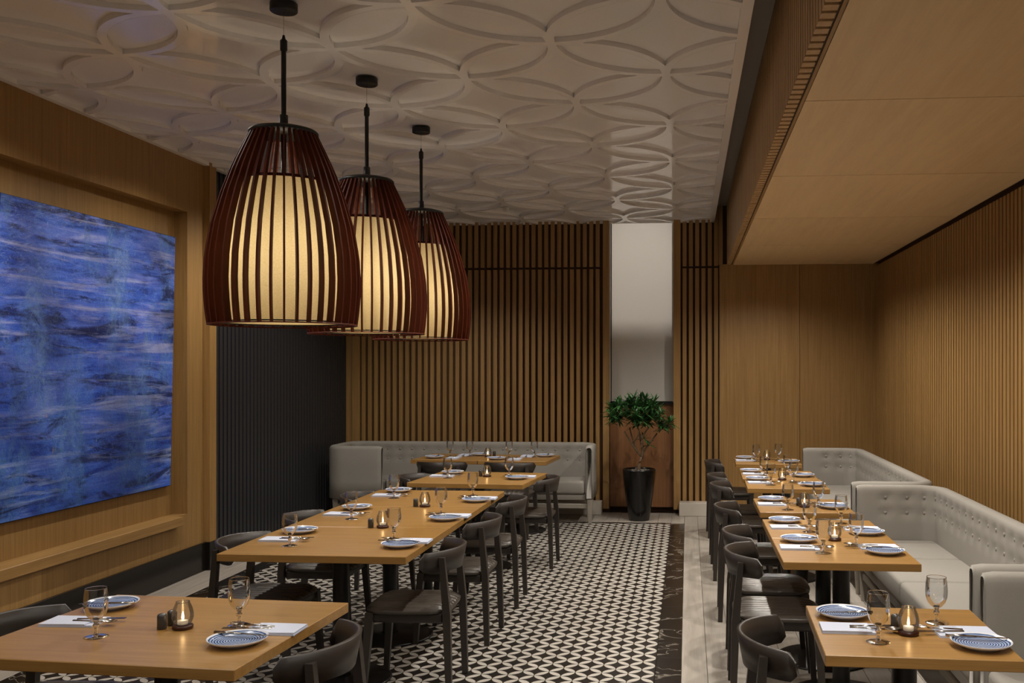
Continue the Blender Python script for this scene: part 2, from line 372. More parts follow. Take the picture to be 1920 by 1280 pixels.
    nt.links.new(c, p.inputs['Base Color']); p.inputs['Roughness'].default_value = 0.4
    h = noise((1, 14, 22), 6, 0.7, 1.5, (4, 4, 4))
    b = N(nt, 'ShaderNodeBump'); b.inputs['Strength'].default_value = 0.5; b.inputs['Distance'].default_value = 0.01
    nt.links.new(h, b.inputs['Height']); nt.links.new(b.outputs['Normal'], p.inputs['Normal'])
    return m
M['painting'] = painting_mat()

# ------------------------------------------------------------------ the room
WL, WR, YB, YF = -4.02, 2.12, 11.20, -1.2
# floor ------------------------------------------------------------
floor = MB().box(-4.3, 2.4, YF, YB+0.3, -0.12, -0.012).build('floor', M['oak_dark'])
tag(floor, 'restaurant floor of pale planks around a black and ivory mosaic carpet', 'floor', kind='structure')
FA = 0.073                                   # half step of the mosaic lattice
MX1, MY1 = -0.183, 10.40; MX0, MY0 = MX1-46*FA, MY1-92*FA
g = MB().box(MX0, MX1, MY0, MY1, -0.012, -0.0012).build('mosaic_ground', M['ground'], floor)
def lens(a, n=6, w=0.93):
    """petal between (a,0) and (0,a), bounded by quarter circles about (0,0) and (a,a)"""
    c = Vector((a/2, a/2)); pts = []
    for k in range(n+1):
        t = PI/2*k/n; pts.append(Vector((a*math.cos(t), a*math.sin(t))))
    for k in range(1, n):
        t = PI+PI/2*(n-k)/n*1.0; t = PI + PI/2*k/n; pts.append(Vector((a+a*math.cos(t), a+a*math.sin(t))))
    u = Vector((1, -1)).normalized(); v = Vector((1, 1)).normalized()
    return [((p-c).dot(u)*0.965, (p-c).dot(v)*w) for p in pts]        # local: long axis u
LP = lens(FA, 5, 0.88)
def petal_faces(n): return [tuple(range(n, 2*n))]+[(k, (k+1) % n, n+(k+1) % n, n+k) for k in range(n)]
n = len(LP)
pv = [(x, y, -0.0012) for x, y in LP]+[(x, y, 0.0) for x, y in LP]
pm = MB().add(pv, petal_faces(n)).mesh('mosaic_petal', M['petal'])
cand = []
ncol, nrow = 46, 92
for i in range(ncol):
    for j in range(nrow):
        # cell (i,j) holds one petal; orientation alternates
        cx_, cy_ = MX0+(i+0.5)*FA, MY0+(j+0.5)*FA
        cand.append((cx_, cy_, -PI/4 if (i+j) % 2 else PI/4))
def visible(c):
    x, y = c[0], c[1]; xx = x*math.cos(YAW)+y*math.sin(YAW); d = -x*math.sin(YAW)+y*math.cos(YAW)
    u = CX+FPX*xx/d; v = CY+FPX*EYE/d
    return 0 < v < 1275 and x > -1.12
near = sorted([c for c in cand if visible(c)], key=lambda c: c[1])[:300]
nearset = set((c[0], c[1]) for c in near)
for c in near: obj('mosaic_petal', pm, floor, (c[0], c[1], 0), c[2])
rest = MB()
for c in cand:
    if (c[0], c[1]) in nearset: continue
    ca, sa = math.cos(c[2]), math.sin(c[2])
    rest.add([(c[0]+x*ca-y*sa, c[1]+x*sa+y*ca, z) for x, y, z in pv], petal_faces(n))
rest.build('mosaic_petal_field', M['petal'], floor, kind='stuff')
# black marble border tiles
bt = MB().rbox(-0.0715, 0.0715, -0.149, 0.149, -0.012, 0.0, 0.0012, 1, False).mesh('border_tile', M['marble'])
y = 3.95
while y < MY1+0.1:
    for x in (MX1+0.0735, MX0-0.0735): obj('border_tile', bt, floor, (x, y, 0))
    y += 0.3
bt2 = MB().rbox(-0.149, 0.149, -0.04, 0.04, -0.012, 0.0, 0.0012, 1, False).mesh('border_tile', M['marble'])
x = MX0+0.15
while x < MX1:
    obj('border_tile', bt2, floor, (x, MY1+0.042, 0)); x += 0.3
# pale planks
def planks(x0, x1, ya, yb, wdt=0.1435, length=1.9):
    nx = max(1, round((x1-x0)/wdt)); wd = (x1-x0)/nx
    for i in range(nx):
        y = ya - random.random()*length
        while y < yb:
            e = min(y+length, yb); s0 = max(y, ya)
            if e-s0 > 0.05:
                MB().rbox(-wd/2+0.0012, wd/2-0.0012, s0+0.001, e-0.001, -0.012, random.uniform(-0.0006, 0.0), 0.0015, 1, False).build('floor_plank', M['plank'], floor, loc=(x0+(i+.5)*wd, 0, 0))
            y += length
planks(MX1+0.146, WR+0.01, 1.4, YB)
planks(-4.12, MX0-0.146, 1.4, YB)
planks(MX0-0.146, MX1+0.146, MY1+0.084, YB, 0.1435, 0.9)

# ceiling ----------------------------------------------------------
CA = 0.5853; CX0, CY0 = -0.711, 4.967; CW = 0.046; CD = 0.026
XA, XB = WL+0.0, 0.305                      # ceiling panel edges
def clampx(p): return (min(max(p[0], XA+0.02), XB-0.02), p[1])
def arc_pts(c, r, a0, a1, n=14): return [(c[0]+r*math.cos(a0+(a1-a0)*k/n), c[1]+r*math.sin(a0+(a1-a0)*k/n)) for k in range(n+1)]
ceil = MB().box(XA, XB, YF, YB, CEIL_Z+0.035, CEIL_Z+0.18)
RB, RP = CA+CW/2, CA-CW/2
# petal inner outline: intersection of discs radius RP about O and (CA,CA)
hd = CA/math.sqrt(2); hh = math.sqrt(RP*RP-hd*hd); ph = math.atan2(hh, hd)
petal_c = [arc_pts((-CA/2, -CA/2), RP, PI/4-ph, PI/4+ph), arc_pts((CA/2, CA/2), RP, 5*PI/4-ph, 5*PI/4+ph)]   # about petal centre
sd = math.acos(CA/RB)                       # star tip cut angle
star_arcs = []
for q in range(4):
    cq = (CA*(1, -1, -1, 1)[q], CA*(1, 1, -1, -1)[q]); mid = math.atan2(-cq[1], -cq[0])
    star_arcs.append(arc_pts(cq, RB, mid+(PI/4-sd), mid-(PI/4-sd)))
def dish(poly, up):
    """recessed panel: flat face at height up and walls down to the rib face"""
    n = len(poly); vs = [(x, y, CEIL_Z-0.0005) for x, y in poly]+[(x, y, CEIL_Z+up) for x, y in poly]
    return MB().add(vs, [tuple(range(2*n-1, n-1, -1))]+[(k, n+k, n+(k+1) % n, (k+1) % n) for k in range(n)])
ribs = MB()
IMIN, IMAX, JMIN, JMAX = -7, 3, -6, 12
ceil_o = ceil.build('ceiling', M['white_ceiling'])
tag(ceil_o, 'glossy white ceiling carved with overlapping circle tracery', 'ceiling', kind='structure')
def clean(poly):
    out = []
    for p in poly:
        if not out or (abs(p[0]-out[-1][0])+abs(p[1]-out[-1][1])) > 1e-5: out.append(p)
    if len(out) > 1 and abs(out[0][0]-out[-1][0])+abs(out[0][1]-out[-1][1]) < 1e-5: out.pop()
    return out
def area(poly): return abs(sum(poly[k-1][0]*poly[k][1]-poly[k][0]*poly[k-1][1] for k in range(len(poly))))/2
cache = {}
def place_panel(kind, poly, cxy):
    pts = [(cxy[0]+x, cxy[1]+y) for x, y in poly]
    if max(p[0] for p in pts) < XA or min(p[0] for p in pts) > XB: return
    if min(p[1] for p in pts) > YB or max(p[1] for p in pts) < 1.6: return
    cl = any(p[0] < XA+0.02 or p[0] > XB-0.02 for p in pts) or max(p[1] for p in pts) > YB-0.02
    if not cl:
        if kind not in cache: cache[kind] = dish(clean(poly), CD).mesh('ceiling_panel', M['white_ceiling'])
        obj('ceiling_panel', cache[kind], ceil_o, (cxy[0], cxy[1], 0))
    else:
        q = clean([(min(max(x, XA+0.03), XB-0.03), min(y, YB-0.01)) for x, y in pts])
        if len(q) < 3 or area(q) < 1e-4: return
        dish(q, CD).build('ceiling_panel', M['white_ceiling'], ceil_o)
def rib_add(vs, fs):
    if max(v[0] for v in vs) < XA or min(v[0] for v in vs) > XB or min(v[1] for v in vs) > YB or max(v[1] for v in vs) < 1.0: return
    ribs.add([(min(max(x, XA), XB), min(y, YB), CEIL_Z) for x, y in vs], fs)
for i in range(IMIN, IMAX+1):
    for j in range(JMIN, JMAX+1):
        ox, oy = CX0+i*CA, CY0+j*CA
        if (i+j) % 2:                                    # star centre
            poly = []
            for k, a in enumerate(star_arcs): poly += a
            place_panel('star', poly, (ox, oy))
            # rib strips between this star and its four petals
            for q in range(4):
                cq = (CA*(1, -1, -1, 1)[q], CA*(1, 1, -1, -1)[q]); mid = math.atan2(-cq[1], -cq[0])
                sa = star_arcs[q]; pa = arc_pts(cq, RP, mid+ph, mid-ph)
                vs = [(ox+x, oy+y) for x, y in sa]+[(ox+x, oy+y) for x, y in pa]; m_ = len(sa)
                rib_add(vs, [(k, k+1, m_+k+1, m_+k) for k in range(m_-1)])
        else:                                            # node: fill between star tips and petal tips
            st = CA-math.sqrt(RB*RB-CA*CA)               # distance from star centre to its tip
            td = CA-st
            tips = []
            px_ = hh/math.sqrt(2); e = CA/2-px_           # petal tip offset from node
            for q in range(4):
                a = q*PI/2; tips.append((td*math.cos(a), td*math.sin(a)))
                a2 = a+PI/4; tips.append((e*math.sqrt(2)*math.cos(a2), e*math.sqrt(2)*math.sin(a2)))
            vs = [(ox, oy)]+[(ox+x, oy+y) for x, y in tips]
            rib_add(vs, [(0, 1+(k+1) % 8, 1+k) for k in range(8)])
        # petal in the cell to the upper right of (i,j)
        c2 = (ox+CA/2, oy+CA/2)
        poly = petal_c[0]+petal_c[1]
        if (i+j) % 2 == 0: poly = [(-y, x) for x, y in poly]; kd = 'petal_b'
        else: kd = 'petal_a'
        place_panel(kd, poly, c2)
ribs.build('rib_tracery', M['white_ceiling'], ceil_o)
MB().box(XA, XB, YB-0.025, YB, CEIL_Z-0.003, CEIL_Z+0.03).build('border', M['white_ceiling'], ceil_o)
fl = MB().box(XA, XB, YF, 2.0, CEIL_Z-0.001, CEIL_Z+0.03).build('border', M['white_ceiling'], ceil_o)
MB().box(XB-0.055, XB, YF, YB, CEIL_Z-0.003, CEIL_Z+0.03).build('border', M['white_ceiling'], ceil_o)
MB().box(XA, XA+0.045, YF, YB, CEIL_Z-0.003, CEIL_Z+0.03).build('border', M['white_ceiling'], ceil_o)
# cove slot and soffit
COVE_Z = 3.56; FX = 0.445
cv = MB().box(XB, FX+0.08, YF, YB, COVE_Z, COVE_Z+0.05).box(XB-0.02, XB, YF, YB, CEIL_Z+0.03, COVE_Z).build('trim_1', M['cove'])
tag(cv, 'dark recessed slot between white ceiling and timber bulkhead', 'ceiling recess', kind='structure')
soff = MB().box(FX+0.052, WR+0.1, YF, YB, SOFFIT_Z+0.02, COVE_Z).box(FX+0.052, FX+0.056, YF, YB, SOFFIT_Z+0.004, SOFFIT_Z+0.02).build('ceiling_bulkhead', M['oak_dark'])
tag(soff, 'dropped oak bulkhead with slatted side above the bench row', 'bulkhead', kind='structure')
fs_ = MB().box(0, 0.05, -0.025, 0.025, SOFFIT_Z, COVE_Z).mesh('slat', M['oak_fascia'])
y = 1.5
while y < YB-0.03:
    obj('slat', fs_, soff, (FX, y, 0)); y += 0.075
MB().box(FX+0.058, FX+0.072, YF, YB, SOFFIT_Z-0.001, SOFFIT_Z+0.02).build('edge_strip', M['oak_y'], soff)
for a, b, t in ((YF, 2.655, 0.0), (2.655, 4.345, 0.0016), (4.345, 6.034, 0.0016), (6.034, 7.72, 0.0014), (7.72, 9.41, 0.001), (9.41, YB, 0.001)):
    x0, x1 = FX+0.076, WR-0.02
    MB().add([(x0,a,SOFFIT_Z-t*0.4),(x1,a,SOFFIT_Z-t*0.4),(x1,b-0.0008,SOFFIT_Z+t),(x0,b-0.0008,SOFFIT_Z+t),(x0,a,SOFFIT_Z+0.018),(x1,a,SOFFIT_Z+0.018),(x1,b-0.0008,SOFFIT_Z+0.018),(x0,b-0.0008,SOFFIT_Z+0.018)],
             [(3,2,1,0),(4,5,6,7),(0,1,5,4),(1,2,6,5),(2,3,7,6),(3,0,4,7)]).build('soffit_panel', M['oak_x'], soff)

# right wall: fine oak slats
wr = MB().box(WR+0.035, WR+0.2, YF, YB+0.2, 0, COVE_Z).build('wall_right', M['oak_dark'])
tag(wr, 'right wall of narrow vertical oak slats behind the benches', 'wall', kind='structure')
rs = MB().box(0, 0.035, -0.0255, 0.0255, 0, SOFFIT_Z-0.03).mesh('slat', M['oak_slat'])
y = YB-0.04
while y > 1.5:
    obj('slat', rs, wr, (WR, y, 0)); y -= 0.075

# back wall
wb = MB().box(-4.35, -0.91, YB, YB+0.2, 0, COVE_Z).box(-0.17, WR+0.2, YB, YB+0.2, 0, COVE_Z).box(-0.91, -0.17, YB+0.14, YB+0.2, 0, 1.27).build('wall_back', M['oak_dark'])
tag(wb, 'back wall of vertical oak slats on dark backing', 'wall', kind='structure')
NZ0, NZ1 = 2.836, 2.862
sl = MB().box(-0.0225, 0.0225, -0.045, 0.0, 0.12, NZ0).mesh('slat', M['oak_slat'])
su = MB().box(-0.0225, 0.0225, -0.045, 0.0, NZ1, COVE_Z).mesh('slat', M['oak_slat'])
def slats(x0, x1):
    n = round((x1-x0)/0.0755)
    for k in range(n):
        x = x0+(k+.5)*(x1-x0)/n
        obj('slat', sl, wb, (x, YB, 0)); obj('slat', su, wb, (x, YB, 0))
slats(-3.88, -1.01)
slats(-0.075, 0.36)
MB().box(-4.12, -3.985, YB-0.02, YB, 0, COVE_Z).build('corner_panel', M['oak_v'], wb)
MB().box(-3.975, -3.885, YB-0.05, YB, 0.1, COVE_Z).build('post', M['oak_v'], wb)
MB().box(-0.985, -0.915, YB-0.06, YB+0.14, 0.05, COVE_Z).build('post', M['oak_v'], wb)
MB().box(-0.165, -0.085, YB-0.06, YB+0.14, 0.05, COVE_Z).build('post', M['oak_v'], wb)
MB().box(0.352, 0.40, YB-0.05, YB, SOFFIT_Z, COVE_Z).build('flat_panel', M['oak_v'], wb)
for a, b in ((0.362, 1.275), (1.279, 2.16)):
    MB().box(a, b, YB-0.04, YB, 0, SOFFIT_Z+0.01).build('flat_panel', M['oak_v'], wb)
MB().box(-0.91, -0.17, YB+0.06, YB+0.14, 0.06, 1.27).build('apron_panel', M['oak_red'], wb)
# window with lowered blind
wn = MB().box(-0.915, -0.165, YB+0.115, YB+0.14, 1.27, 1.31).box(-0.915, -0.165, YB+0.115, YB+0.14, 3.5, COVE_Z).box(-0.915, -0.89, YB+0.115, YB+0.14, 1.31, 3.5).box(-0.19, -0.165, YB+0.115, YB+0.14, 1.31, 3.5).build('window_1', M['black_gloss'])
MB().box(-0.89, -0.19, YB+0.125, YB+0.129, 1.31, 3.5).build('pane', M['glass_thin'], wn)
tag(wn, 'tall narrow window with an off-white blind in the back wall', 'window', kind='structure')
MB().box(-0.895, -0.172, YB+0.092, YB+0.093, 1.31, CEIL_Z+0.17).build('blind', M['blind'], wn)
MB().box(-0.895, -0.172, YB+0.082, YB+0.1, 1.295, 1.312).build('hem_bar', M['blind'], wn)
MB().box(-0.912, -0.168, YB+0.03, YB+0.13, 1.262, 1.285).build('sill', M['black_gloss'], wn)
MB().box(-0.173, -0.167, YB-0.01, YB+0.1, 1.29, CEIL_Z+0.05).build('edge_bead', M['plinth'], wn)
MB().box(-0.913, -0.906, YB-0.01, YB+0.1, 1.29, CEIL_Z+0.05).build('edge_bead', M['plinth'], wn)
pw = MB().box(-2.2, 1.2, YB+0.85, YB+1.0, 0, 2.62).build('wall_added_blocker', M['plinth'])  # added out of view to block the outside lamp from the lower blind
tag(pw, 'added unseen wall outside the window, shading the lower part of the blind', 'wall', kind='structure')
b1 = MB().rbox(-0.10, 0.42, 10.97, YB-0.046, 0, 0.15, 0.004, 1, False).build('baseboard_back', M['plinth'])
tag(b1, 'white painted plinth under the slats right of the plant', 'plinth', kind='structure')
b2 = MB().rbox(-3.95, -0.99, 10.99, YB-0.061, 0, 0.15, 0.004, 1, False).build('baseboard_back', M['plinth'])
tag(b2, 'long white plinth behind the corner sofa', 'plinth', kind='structure')

# left wall with the painting niche
wl = MB()
ND = 0.115; NY0, NY1, NZA, NZB = 5.02, 7.45, 0.51, 2.94
wl.box(WL-0.3, WL-ND, YF, 7.72, 0, COVE_Z)
wlo = wl.build('wall_left', M['oak_dark'])
tag(wlo, 'oak panelled left wall with a deep niche around the painting', 'wall', kind='structure')
def lp(name, y0, y1, z0, z1, x0=None, x1=WL, m='oak_v'):
    return MB().box(WL-ND if x0 is None else x0, x1, y0, y1, z0, z1).build(name, M[m], wlo)
edges = [YF, 2.2, NY0]
lp('wall_panel', YF, 2.198, 0, COVE_Z); lp('wall_panel', 2.202, NY0, 0, COVE_Z); lp('wall_panel', NY1, 7.72, 0, COVE_Z)
for a, b in ((NY0, 5.7), (5.702, NY1)):
    lp('wall_panel', a, b, NZB, COVE_Z); lp('wall_panel', a, b, 0, NZA)
MB().box(WL-ND-0.004, WL-ND+0.004, NY0, NY1, NZA, NZB).build('niche_back', M['oak_v'], wlo)
MB().rbox(WL-ND, WL+0.055, NY0+0.02, 7.29, 0.44, 0.512, 0.004, 1, False).build('niche_ledge', M['oak_y'], wlo)
MB().box(WL-0.08, WL+0.05, 7.72, 7.83, 0, COVE_Z).build('pilaster', M['oak_v'], wlo)
bb = MB().rbox(WL-0.01, WL+0.022, YF, 7.72, 0, 0.235, 0.003, 1, False).rbox(WL-0.01, WL+0.058, 7.705, 7.838, 0, 0.235, 0.003, 1, False).build('baseboard_left', M['black_gloss'])
tag(bb, 'glossy black skirting along the painting wall', 'skirting', kind='structure')
# painting, its top tilted forward
pt = empty('painting', (WL-ND+0.012, 6.358, 0.755))
tag(pt, 'large blue abstract oil painting hung in the niche of the left wall', 'painting')
pt.rotation_euler = (0, math.radians(1.15), 0)
PWY, PHZ = 0.974, 1.965
nY, nZ = 40, 40
MB().box(0.0, 0.028, -PWY, PWY, 0, PHZ).build('canvas', M['painting'], pt)
MB().box(-0.004, 0.022, -PWY-0.004, PWY+0.004, -0.006, PHZ+0.004).build('stretcher_frame', M['metal_black'], pt)

# charcoal slat wall
wd = MB().box(WL-0.3, WL-0.075, 7.72, YB, 0, COVE_Z).build('wall_left', M['charcoal_back'])
tag(wd, 'charcoal slatted wall between the painting wall and the corner sofa', 'wall', kind='structure')
dsl = MB().box(0, 0.035, -0.024, 0.024, 0.06, COVE_Z).mesh('slat', M['charcoal'])
y = 7.872
while y < YB-0.04:
    obj('slat', dsl, wd, (WL-0.075, y, 0)); y += 0.0745
MB().box(WL-0.08, WL-0.036, 7.83, YB, 0, 0.06).build('base_strip', M['black_gloss'], wd)

# ------------------------------------------------------------------ tables
def table(x, y, wx, wy, rot, label, z=0.75, th=0.038, base_r=0.27, group=None):
    t = empty('dining_table', (x, y, 0), rot); tag(t, label, 'table', group)
    MB().rbox(-wx/2, wx/2, -wy/2, wy/2, z-th, z, 0.0025, 1, False).build('tabletop', M['table'], t)
    MB().lathe([(base_r, 0), (base_r, 0.006), (base_r-0.01, 0.011), (0.06, 0.020), (0.05, 0.024)], 40, cap0=True).build('base_disc', M['iron'], t)
    MB().lathe([(0.044, 0.018), (0.044, z-th-0.012)], 24).build('pedestal', M['iron'], t)
    MB().box(-0.17, 0.17, -0.02, 0.02, z-th-0.018, z-th).box(-0.02, 0.02, -0.17, 0.17, z-th-0.018, z-th).build('spider_bracket', M['iron'], t)
    return t
LTX = -1.872
TB = {}
def T(key, *a): TB[key] = (a[0], a[1], a[4]); table(*a)
T('T1', -1.868, 3.325, 1.0, 0.86, -0.06, 'front left oak dining table under the painting')
T('T2a', LTX, 5.075, 0.97, 0.85, 0.0, 'near section of the long oak table below the pendant lamps')
T('T2b', LTX, 5.928, 0.97, 0.85, 0.0, 'middle section of the long oak table below the pendant lamps')
T('T2c', LTX, 6.781, 0.97, 0.85, 0.0, 'far section of the long oak table below the pendant lamps')
T('T3', -1.765, 8.08, 0.97, 0.88, -0.08, 'oak table standing alone beyond the long table')
T('T4a', -2.44, 9.93, 0.70, 0.72, -0.07, 'oak table at the corner sofa, half nearer the charcoal wall')
T('T4b', -1.735, 9.88, 0.70, 0.72, -0.07, 'oak table at the corner sofa, half nearer the plant')
RTX = 0.782
T('R1', 0.765, 3.49, 0.625, 0.655, -0.025, 'front right small oak table beside the nearest bench')
T('R2a', RTX, 5.005, 0.65, 0.655, 0.0, 'second table of the bench row, near half of the joined pair')
T('R2b', RTX, 5.667, 0.65, 0.655, 0.0, 'third table of the bench row, far half of the joined pair')
T('R3', 0.770, 6.615, 0.61, 0.655, 0.0, 'fourth table of the bench row, standing singly')
T('R4a', RTX, 7.85, 0.63, 0.655, -0.02, 'fifth table of the bench row')
T('R4b', RTX, 8.51, 0.63, 0.655, -0.02, 'sixth table of the bench row, next to last')
T('R5', 0.790, 9.76, 0.635, 0.655, -0.02, 'last table of the bench row against the flat oak panels')

# ------------------------------------------------------------------ chairs (local: sitter faces +x, seat centre at origin)
def make_chair():
    c = empty('dining_chair')
    # seat: superellipse pad with channels running front to back
    nu, nv = 80, 20; vs = []; fs = []
    def sq(u, v):
        r = max(abs(u), abs(v))
        if r < 1e-6: return 0, 0
        a = math.atan2(v, u); ex = 4.2
        k = (abs(math.cos(a))**ex+abs(math.sin(a))**ex)**(-1/ex); return k*r*math.cos(a), k*r*math.sin(a)
    for j in range(nv+1):
        for i in range(nu+1):
            u, v = -1+2*i/nu, -1+2*j/nv; x, y = sq(v, u); r = max(abs(u), abs(v))
            X, Y = 0.225*x-0.0, 0.228*y*(1-0.06*(0.5-x*0.5))
            z = 0.470-0.030*r**8-0.008*(1-min(1, (x*x+y*y)))*0.6
            z -= 0.0085*(1-abs(math.sin(Y/0.046*PI))**0.6)*(r < 0.95)
            vs.append((X, Y, z))
    for j in range(nv):
        for i in range(nu):
            a = j*(nu+1)+i; fs.append((a, a+nu+1, a+nu+2, a+1))
    nb = len(vs); ring = [i for i in range(nu+1)]+[(j)*(nu+1)+nu for j in range(1, nv+1)]+[nv*(nu+1)+i for i in range(nu-1, -1, -1)]+[j*(nu+1) for j in range(nv-1, 0, -1)]
    low = []
    for i in ring: low.append(len(vs)); vs.append((vs[i][0]*0.985, vs[i][1]*0.985, 0.425))
    m_ = len(ring)
    for k in range(m_): fs.append((ring[k], ring[(k+1) % m_], low[(k+1) % m_], low[k]))
    fs.append(tuple(low))
    MB().add(vs, fs, True).build('seat', M['leather'], c)
    MB().rbox(-0.195, 0.195, -0.195, 0.195, 0.375, 0.428, 0.01, 1, False).build('seat_frame', M['chair'], c)
    # backrest: bent band
    R = 0.272; cxb = 0.03; n_, th = 28, 0.020; vs = []; fs = []
    for k in range(n_+1):
        t = -1+2*k/n_; a = PI+t*math.radians(66); e = abs(t)
        zt = 0.752-0.010*e*e; zb = 0.632+0.010*e
        if e > 0.93:
            q = (e-0.93)/0.07; zt -= 0.030*q*q; zb += 0.022*q*q
        for (rr, z, fl) in ((R-0.012, zb, 0), (R+0.010, zt-0.004, 0), (R+0.010+th*0.5, zt, 0), (R+0.010+th, zt-0.004, 0), (R-0.012+th, zb, 0)):
            vs.append((cxb+rr*math.cos(a), rr*math.sin(a)*0.965, z))
    for k in range(n_):
        for s_ in range(5):
            a = k*5+s_; b = k*5+(s_+1) % 5; fs.append((a, b, b+5, a+5))
    fs.append((0, 1, 2, 3, 4)); fs.append(tuple(n_*5+q for q in (4, 3, 2, 1, 0)))
    mb = MB().add(vs, fs, True); bo = mb.build('backrest', M['chair'], c)
    for s_ in (-1, 1):
        # rear leg runs up over the outer face of the backrest
        lg = MB(); a = PI-s_*math.radians(43)
        top = (cxb+(R+0.029)*math.cos(a), (R+0.029)*math.sin(a)*0.965)
        lg.beam((-0.228, s_*0.205, 0), (-0.215, s_*0.198, 0.42), 0.015, 0.013, 0.020, 0.017)
        lg.beam((-0.215, s_*0.198, 0.42), (top[0], top[1], 0.715), 0.020, 0.017, 0.014, 0.017, 0.0)
        lg.build('leg', M['chair'], c)
        MB().beam((0.215, s_*0.212, 0), (0.185, s_*0.192, 0.43), 0.014, 0.014, 0.021, 0.021).build('leg', M['chair'], c)
    return c
chair0 = make_chair(); chair_used = [False]
def chair(x, y, rz, label, group):
    if not chair_used[0]:
        chair_used[0] = True; chair0.location = (x, y, 0); chair0.rotation_euler = (0, 0, rz); tag(chair0, label, 'chair', group); return chair0
    o = dup(chair0, (x, y, 0), rz, label, group); o['category'] = 'chair'; return o
GA, GB, GC, GD = 'chairs along the bench row', 'chairs on the aisle side of the left tables', 'chairs on the wall side of the left tables', 'chairs facing the corner sofa'
RX = 0.455
for y, dx, l in ((3.46, -0.01, 'dark wooden chair at the front right table, its back nearest the camera'),
              (5.02, 0.0, 'dark wooden chair at the bench row, second from the camera'),
              (5.60, 0.01, 'dark wooden chair at the bench row, third from the camera'),
              (6.62, -0.01, 'dark wooden chair at the bench row, fourth from the camera'),
              (7.86, -0.01, 'dark wooden chair at the bench row, fifth from the camera'),
              (8.52, -0.02, 'dark wooden chair at the bench row, next to last'),
              (9.78, -0.02, 'dark wooden chair at the far end of the bench row')):
    chair(RX+dx, y, random.uniform(-0.03, 0.03), l, GA)
LX = -1.437
for x, y, rz, l in ((-1.418, 3.27, PI-0.03, 'black wooden chair on the aisle side of the front left table'),
                 (LX-0.01, 5.02, PI+0.03, 'black wooden chair on the aisle side at the near end of the long table'),
                 (LX, 5.96, PI-0.02, 'black wooden chair on the aisle side at the middle of the long table'),
                 (LX+0.01, 6.86, PI+0.02, 'black wooden chair on the aisle side at the far end of the long table'),
                 (-1.368, 8.20, PI, 'black wooden chair on the aisle side of the lone table')):
    chair(x, y, rz, l, GB)
for x, y, rz, l in ((-2.35, 3.40, 0.04, 'black wooden chair on the painting side of the front left table'),
                 (-2.30, 5.12, -0.04, 'black wooden chair on the wall side at the near end of the long table'),
                 (-2.30, 5.98, 0.03, 'black wooden chair on the wall side at the middle of the long table'),
                 (-2.29, 6.95, 0.0, 'black wooden chair on the wall side at the far end of the long table'),
                 (-2.24, 8.22, 0.0, 'black wooden chair on the charcoal wall side of the lone table')):
    chair(x, y, rz, l, GC)
for x, l in ((-2.46, 'black wooden chair facing the corner sofa, the one toward the charcoal wall'), (-1.77, 'black wooden chair facing the corner sofa, the one toward the plant')):
    chair(x, 9.60, PI/2-0.05, l, GD)

